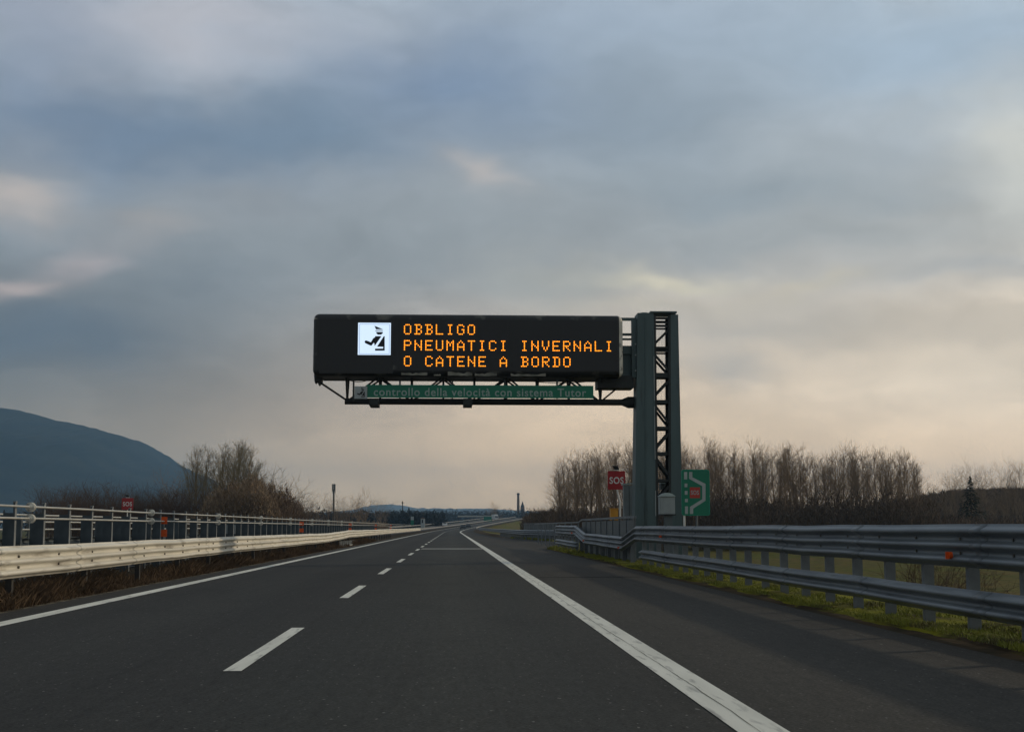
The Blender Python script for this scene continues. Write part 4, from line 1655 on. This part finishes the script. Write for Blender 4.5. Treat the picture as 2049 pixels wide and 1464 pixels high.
def scrub(name, zones, n, size, m, label, seed, wid=0.26, vert=0.3, base=None):
    """A dense thicket: very many twig-like slivers filling rough mounds."""
    r = random.Random(seed)
    mb = MB()
    tot = sum(zn[-1] for zn in zones)
    for (x0, x1, y0, y1, zb, hfun, wgt) in zones:
        for k in range(int(n * wgt / tot)):
            x, y = r.uniform(x0, x1), r.uniform(y0, y1)
            h = hfun(x, y) * (0.85 + 0.30 * noise.noise((x * .7 / size, y * .2 / size, seed)) + 0.12 * noise.noise((x * 2.2 / size, y / size, seed)))
            u = r.random() ** 0.55
            z = zb + h * u
            s = size * r.uniform(.5, 1.4)
            a = r.uniform(0, 6.283)
            w = Vector((math.cos(a), math.sin(a), r.uniform(-.5, .5))) * s * wid
            d = Vector((r.uniform(-1, 1) * (1 - vert), r.uniform(-1, 1) * (1 - vert), r.uniform(-.3, 1.0) * (1 - vert) + vert)) * s
            if base:
                z += base(x, y) - zb
            c = Vector((x, y, z - s * 0.5))
            mb.v.extend((c - w, c + w, c + d))
            q = len(mb.v)
            mb.f.append((q - 3, q - 2, q - 1))
    o = mb.build(name, m, fix=False)
    return tag(o, label, 'undergrowth', kind='stuff')


def hx(pxa, Y):
    return P(pxa, 1049, Y).x


scrub('undergrowth', [
    (hx(1085, 200), hx(1860, 200), 192, 235, GZ, lambda x, y: (6.6 + 2.4 * min(1, max(0, (x - 20) / 14))) * (0.95 + 0.3 * noise.noise((x * .09, y * .05, 9.0))), 3.0),
    (hx(1056, 300), hx(1150, 300), 285, 335, GZ, lambda x, y: 6.6 + 1.2 * min(1, max(0, (x - 17) / 8)), 0.9),
    (hx(1780, 200), hx(2100, 200), 200, 260, GZ, lambda x, y: 5.5, 1.0),
], 170000, 0.85, 'thicket', 'dark brown thicket under the bare poplars', 4, 0.065, 0.4)
scrub('undergrowth', [
    (hx(360, 200), hx(590, 200), 192, 225, GZ, lambda x, y: 11.2 * max(0.2, 1 - ((x - hx(490, 200)) / 9.0) ** 2) * (1.0 + 0.25 * noise.noise((x * .3, y * .1, 2.0))), 2.4),
    (hx(70, 200), hx(380, 200), 205, 250, GZ, lambda x, y: 4.7, 1.6),
    (hx(560, 330), hx(760, 330), 320, 380, GZ, lambda x, y: 4.9, 1.0),
], 150000, 0.8, 'thicket_brown', 'dark brown thicket of the left clump', 6, 0.085, 0.4)
scrub('distant_wood', [
    (hx(730, 900), hx(1060, 900) + 40, 1150, 1300, GZ, lambda x, y: 19.0, 1.6),
    (hx(560, 700), hx(890, 700), 620, 700, GZ, lambda x, y: 11.5, 1.5),
    (-900, -40, 500, 700, GZ, lambda x, y: 11.0, 1.2),
    (60, 900, 520, 700, GZ, lambda x, y: 13.0, 1.4),
    (hx(700, 1900), hx(1200, 1900), 1800, 2000, GZ, lambda x, y: 30.0, 1.2),
], 90000, 1.6, 'wood_far', 'dark far-off wood along the horizon', 5, 0.3, 0.0)
from mathutils.bvhtree import BVHTree
_hs = bpy.data.objects['hillside']
_bvh = BVHTree.FromPolygons([v.co for v in _hs.data.vertices], [tuple(p.vertices) for p in _hs.data.polygons])


def hill_z(x, y):
    hit = _bvh.ray_cast(Vector((x, y, 200)), Vector((0, 0, -1)))
    return hit[0].z if hit[0] else GZ


scrub('slope_wood', [(P(1760, 1000, 420).x, P(2200, 1000, 420).x, 355, 425, 0.0, lambda x, y: 3.0, 1)], 55000, 1.3, 'slope', 'brown bare wood covering the slope on the right', 12, 0.12, 0.4, hill_z)

# weeds on the left verge, grass on the right verge
def blades(name, n, place, m, label, cat, seed, hmin, hmax, wid):
    r = random.Random(seed)
    mb = MB()
    for k in range(n):
        x, y, z, sc_ = place(r)
        h = r.uniform(hmin, hmax) * sc_
        a = r.uniform(0, 6.283)
        w = Vector((math.cos(a), math.sin(a), 0)) * wid * r.uniform(.6, 1.4) * (1 + y / 40)
        lean = Vector((r.gauss(0, .35), r.gauss(0, .35), 1)) * h
        c = Vector((x, y, z))
        mb.v.extend((c - w, c + w, c + lean * .6 + w * .6, c + lean * 1.0 + Vector((lean.x * .3, lean.y * .3, 0))))
        q = len(mb.v)
        mb.f.append((q - 4, q - 3, q - 2))
        mb.f.append((q - 4, q - 2, q - 1))
    o = mb.build(name, m, fix=False)
    return tag(o, label, cat, kind='stuff')


def place_left(r):
    y = 8 + 110 * r.random() ** 1.7
    x = -6.5 - abs(r.gauss(0, 0.75))
    if x < -9.6:
        x = r.uniform(-9.6, -6.5)
    d = noise.noise((x * .8, y * .35, 1.0))
    return x, y, -0.03, max(0.2, 0.75 + d * 1.1) * min(1.0, 0.35 + (-6.4 - x) * 0.9)


blades('weeds', 60000, place_left, 'weeds', 'dry brown weeds below the pale median guardrail', 'weeds', 21, 0.10, 0.42, 0.004)


mb = MB()
gy = [5 + 0.16 * k for k in range(360)]
gx = [5.28 + 0.075 * k for k in range(26)]
for y in gy:
    for x in gx:
        e = 5.40 + 0.20 * noise.noise((y * .5, 3.3, 0)) + 0.08 * noise.noise((y * 1.9, 7.3, 0))
        t = max(0.0, min(1.0, (x - e) / 0.3))
        h = 0.055 + 0.05 * noise.noise((x * 2.2, y * .7, 2.0)) + 0.03 * noise.noise((x * 7, y * 3.0, 5.0)) + 0.012 * noise.noise((x * 19, y * 11.0, 5.0))
        mb.v.append(Vector((x, y, -0.045 + t * max(0.0, h + 0.02))))
for k in range(len(gy) - 1):
    for i in range(len(gx) - 1):
        q = k * len(gx) + i
        mb.f.append((q, q + 1, q + len(gx) + 1, q + len(gx)))
o = mb.build('mossy_bank', 'moss', smooth=True)
tag(o, 'low mossy strip of ground under the grey roadside guardrail', 'verge', kind='structure')


def place_right(r):
    for _ in range(12):
        y = 7 + 55 * r.random() ** 1.6
        e = 5.42 + 0.22 * noise.noise((y * .5, 3.3, 0)) + 0.1 * noise.noise((y * 1.9, 7.3, 0))
        x = e + abs(r.gauss(0.45, 0.45))
        if x > 7.6:
            x = r.uniform(5.5, 7.6)
        d = noise.noise((x * 1.3, y * .55, 4.0))
        if d > -0.25 or r.random() < 0.25:
            break
    return x, y, 0.02, max(0.35, 0.7 + d * 0.8)


blades('grass', 60000, place_right, 'grass', 'mossy yellow-green grass under the grey roadside guardrail', 'grass', 22, 0.03, 0.10, 0.005)


def place_bay(r):
    y = 62 + 90 * r.random()
    x = right_edge(y) + abs(r.gauss(0.3, 0.5)) + (0.3 if y < 76 else 0.1)
    return x, y, -0.03, 1.2


blades('grass', 9000, place_bay, 'grass', 'yellow-green grass fringe along the lay-by kerb', 'grass', 23, 0.06, 0.2, 0.008)

# ------------------------------------------------------------------ far things
def roadpt(y, u, z=0.0):
    return Vector((xc(y) + u, y, zr(y) + z))


fb = thing('guardrail', 'thin pale guardrail of the far curve climbing to the right', 'guardrail', tuple(roadpt(500, 6)))
for (u, z, nm, m_) in ((5.9, .75, 'outer_beam', 'rail_dull'), (-6.9, .8, 'inner_beam', 'rail_dull'), (-20.6, .9, 'far_beam', 'rail_dull')):
    mb = MB()
    ys = list(range(300, 1001, 20))
    pts = [roadpt(y, u, z) for y in ys]
    for a, b in zip(pts, pts[1:]):
        mb.bar(a, b, 0.08, 0.3, up=(0, 0, 1))
    mb.build(nm, m_, fb)


def car(name, pt, heading, paint, label, s=1.0):
    t = thing(name, label, 'car', (0, 0, 0))
    body = [(-2.1, .35), (-2.15, .75), (-1.9, .95), (-1.2, 1.0), (-.75, 1.42), (.9, 1.45), (1.6, 1.0), (2.1, .92), (2.15, .4), (1.8, .3), (-1.8, .3)]
    MB().prism([(-.85, y, z) for y, z in body], (1.7, 0, 0)).build('body', paint, t)
    for sx in (-.855, .85):
        MB().prism([(sx, y, z) for y, z in ((-1.0, 1.03), (-.68, 1.36), (.8, 1.38), (1.3, 1.03))], (.006, 0, 0)).build('window', 'glass_dark', t)
    MB().prism([(-.7, -1.21, 1.03), (.7, -1.21, 1.03), (.62, -.80, 1.39), (-.62, -.80, 1.39)], (0, -.015, .012)).build('windscreen', 'glass_dark', t)
    MB().prism([(-.7, 1.58, 1.03), (.7, 1.58, 1.03), (.62, .97, 1.41), (-.62, .97, 1.41)], (0, .015, .012)).build('rear_window', 'glass_dark', t)
    for sx in (-.86, .66):
        for sy in (-1.35, 1.35):
            MB().tube([(sx, sy, .32), (sx + .2, sy, .32)], .32, 14).build('wheel', 'tyre', t)
    t.location = pt
    t.rotation_euler = (0, 0, heading)
    t.scale = (s, s, s)
    return t


car('car', roadpt(600, -13.0), 0.06, 'paint_white', 'white car on the opposite carriageway in the distance', 1.15)
car('car', roadpt(480, 0.2), math.pi, 'paint_dark', 'nearer of the two dark cars far ahead')
car('car', roadpt(530, -1.8 + 2.2), math.pi, 'paint_dark', 'farther of the two dark cars, just beyond the other', 1.1)
t = thing('lorry', 'white lorry under the distant overhead sign', 'lorry', (0, 0, 0))
MB().box((-1.25, -1, .9), (1.25, 10, 3.9)).build('cargo_box', 'paint_white', t)
MB().prism([(-1.2, -3.2, .7), (-1.2, -3.3, 1.9), (-1.2, -2.9, 3.0), (-1.2, -1.1, 3.2), (-1.2, -1.1, .7)], (2.4, 0, 0)).build('cab', 'paint_white', t)
MB().prism([(-1.05, -3.31, 1.9), (1.05, -3.31, 1.9), (1.0, -2.98, 2.8), (-1.0, -2.98, 2.8)], (0, -.02, .01)).build('windscreen', 'glass_dark', t)
for sx in (-1.22, .95):
    for sy in (-2.2, 6.5, 8):
        MB().tube([(sx, sy, .5), (sx + .27, sy, .5)], .5, 14).build('wheel', 'tyre', t)
t.location = roadpt(880, -8.6)
t.rotation_euler = (0, 0, 0.12)

t = thing('overhead_sign', 'distant overhead sign gantry with a green panel across the far road', 'gantry', (P(950, 1049, 830).x, 830, zr(830)))
a, b = P(916, 1031, 830), P(984, 1034, 830)
MB().box((a.x, 830, b.z), (b.x, 831, a.z)).build('beam', 'rail_tube', t)
a, b = P(968, 1033, 829), P(984, 1047, 829)
MB().box((a.x, 829.4, b.z), (b.x, 829.8, a.z)).build('panel', 'sign_green', t)
for px in (917, 981):
    x = P(px, 1031, 830).x
    MB().box((x - .3, 830.2, 0), (x + .3, 830.8, P(px, 1034, 830).z)).build('post', 'truss_steel', t)

t = thing('mast', 'tall thin antenna mast above the trees left of the road', 'mast', (P(668, 1040, 380).x, 380, GZ))
pt, pb_ = P(668, 968, 380), P(668, 1049, 380)
MB().tube([(pb_.x, 380, GZ), (pt.x, 380, pt.z - 1.6)], 0.33, 10, r1=0.24).build('pole', 'rail_post', t)
for k in range(3):
    q = R(90 + 120 * k)
    c = Vector((pt.x + .38 * math.cos(q), 380 + .38 * math.sin(q), pt.z - 1.0))
    mb = MB()
    mb.box(c - Vector((.16, .12, 1.0)), c + Vector((.16, .12, 1.0)))
    mb.build('antenna', 'galvanised_post', t)
MB().tube([(pt.x, 380, pt.z - 2.4), (pt.x, 380, pt.z - 2.25)], 0.5, 10).build('platform', 'rail_post', t)
MB().tube([(pt.x, 380, P(668, 1028, 380).z), (pt.x, 380, P(668, 1026, 380).z)], 0.9, 10).build('lower_platform', 'truss_steel', t)

Y_ = 1500
a = P(1037, 986, Y_)
t = thing('chimney', 'tall thin factory chimney on the skyline ahead', 'chimney', (a.x, Y_, GZ))
MB().tube([(a.x, Y_, GZ), (a.x, Y_, a.z - 2)], 1.9, 12, r1=1.3).build('stack', 'brick_stack', t)
MB().tube([(a.x, Y_, a.z - 2), (a.x, Y_, a.z)], 1.6, 12).build('rim', 'sign_black', t)
a = P(1045.5, 1002, Y_)
t = thing('church_tower', 'pointed church steeple beside the chimney on the skyline', 'steeple', (a.x, Y_, GZ))
zb2 = P(1045, 1014, Y_).z
MB().box((a.x - 2.2, Y_ - 2.2, GZ), (a.x + 2.2, Y_ + 2.2, zb2)).build('tower', 'brick_stack', t)
MB().tube([(a.x, Y_, zb2 + .02), (a.x, Y_, a.z)], 3.0, 4, r1=0.05).build('spire', 'sign_black', t)
MB().box((a.x - .6, Y_ - 2.25, zb2 - 5), (a.x + .6, Y_ - 2.21, zb2 - 2)).build('belfry_opening', 'sign_black', t)
a = P(805.5, 1002, 700)
t = thing('pole', 'thin dark pole above the far trees left of the road', 'pole', (a.x, 700, GZ))
MB().tube([(a.x, 700, GZ), (a.x, 700, a.z)], 0.3, 8, r1=.2).build('shaft', 'truss_steel', t)
MB().box((a.x - .45, 699.8, a.z - 1.2), (a.x + .45, 700.2, a.z - .6)).build('head', 'truss_steel', t)
a, b = P(822, 1033, 420), P(828, 1050, 420)
t = thing('road_sign', 'distant green sign with a white top panel on the left', 'sign', (a.x, 420, 0))
m_ = P(825, 1040, 420)
MB().box((a.x, 420, m_.z), (b.x, 420.1, a.z)).build('white_panel', 'sign_grey', t)
MB().box((a.x, 420, b.z), (b.x, 420.1, m_.z - .01)).build('green_panel', 'sign_green', t)
MB().box(((a.x + b.x) / 2 - .05, 420.1, -0.2), ((a.x + b.x) / 2 + .05, 420.2, b.z)).build('post', 'galvanised_post', t)
a, b = P(842, 1037, 500), P(850, 1049, 500)
t = thing('hut', 'small pale hut at the far left roadside', 'hut', (a.x, 500, -1))
MB().box((a.x, 500, -2.2), (b.x, 503, a.z)).build('wall', 'sign_grey', t)
MB().prism([(a.x - .2, 499.8, a.z + .01), (b.x + .2, 499.8, a.z + .01), ((a.x + b.x) / 2, 499.8, a.z + .5)], (0, 3.4, 0)).build('roof', 'brick_stack', t)
MB().box((a.x + .3, 499.97, a.z - 1.6), (a.x + .8, 499.995, a.z - .4)).build('window', 'glass_dark', t)

# ------------------------------------------------------------------ haze
def haze(density, color):
    m = bpy.data.materials.new('haze')
    m.use_nodes = True
    nt = m.node_tree
    nt.nodes.clear()
    out = nt.nodes.new('ShaderNodeOutputMaterial')
    v = nt.nodes.new('ShaderNodeVolumePrincipled')
    v.inputs['Density'].default_value = density
    v.inputs['Color'].default_value = (*color, 1)
    v.inputs['Anisotropy'].default_value = 0.2
    nt.links.new(v.outputs[0], out.inputs['Volume'])
    MATS['haze'] = m
    o = MB().box((-9500, -200, -4.5), (9500, 9600, 400)).build('haze', 'haze')
    tag(o, 'thin blue-grey haze over the plain', 'haze', kind='stuff')


haze(1.3e-4, (0.36, 0.65, 1.0))

for o in bpy.data.objects:
    for k in ('_o', 'h'):
        if k in o:
            del o[k]
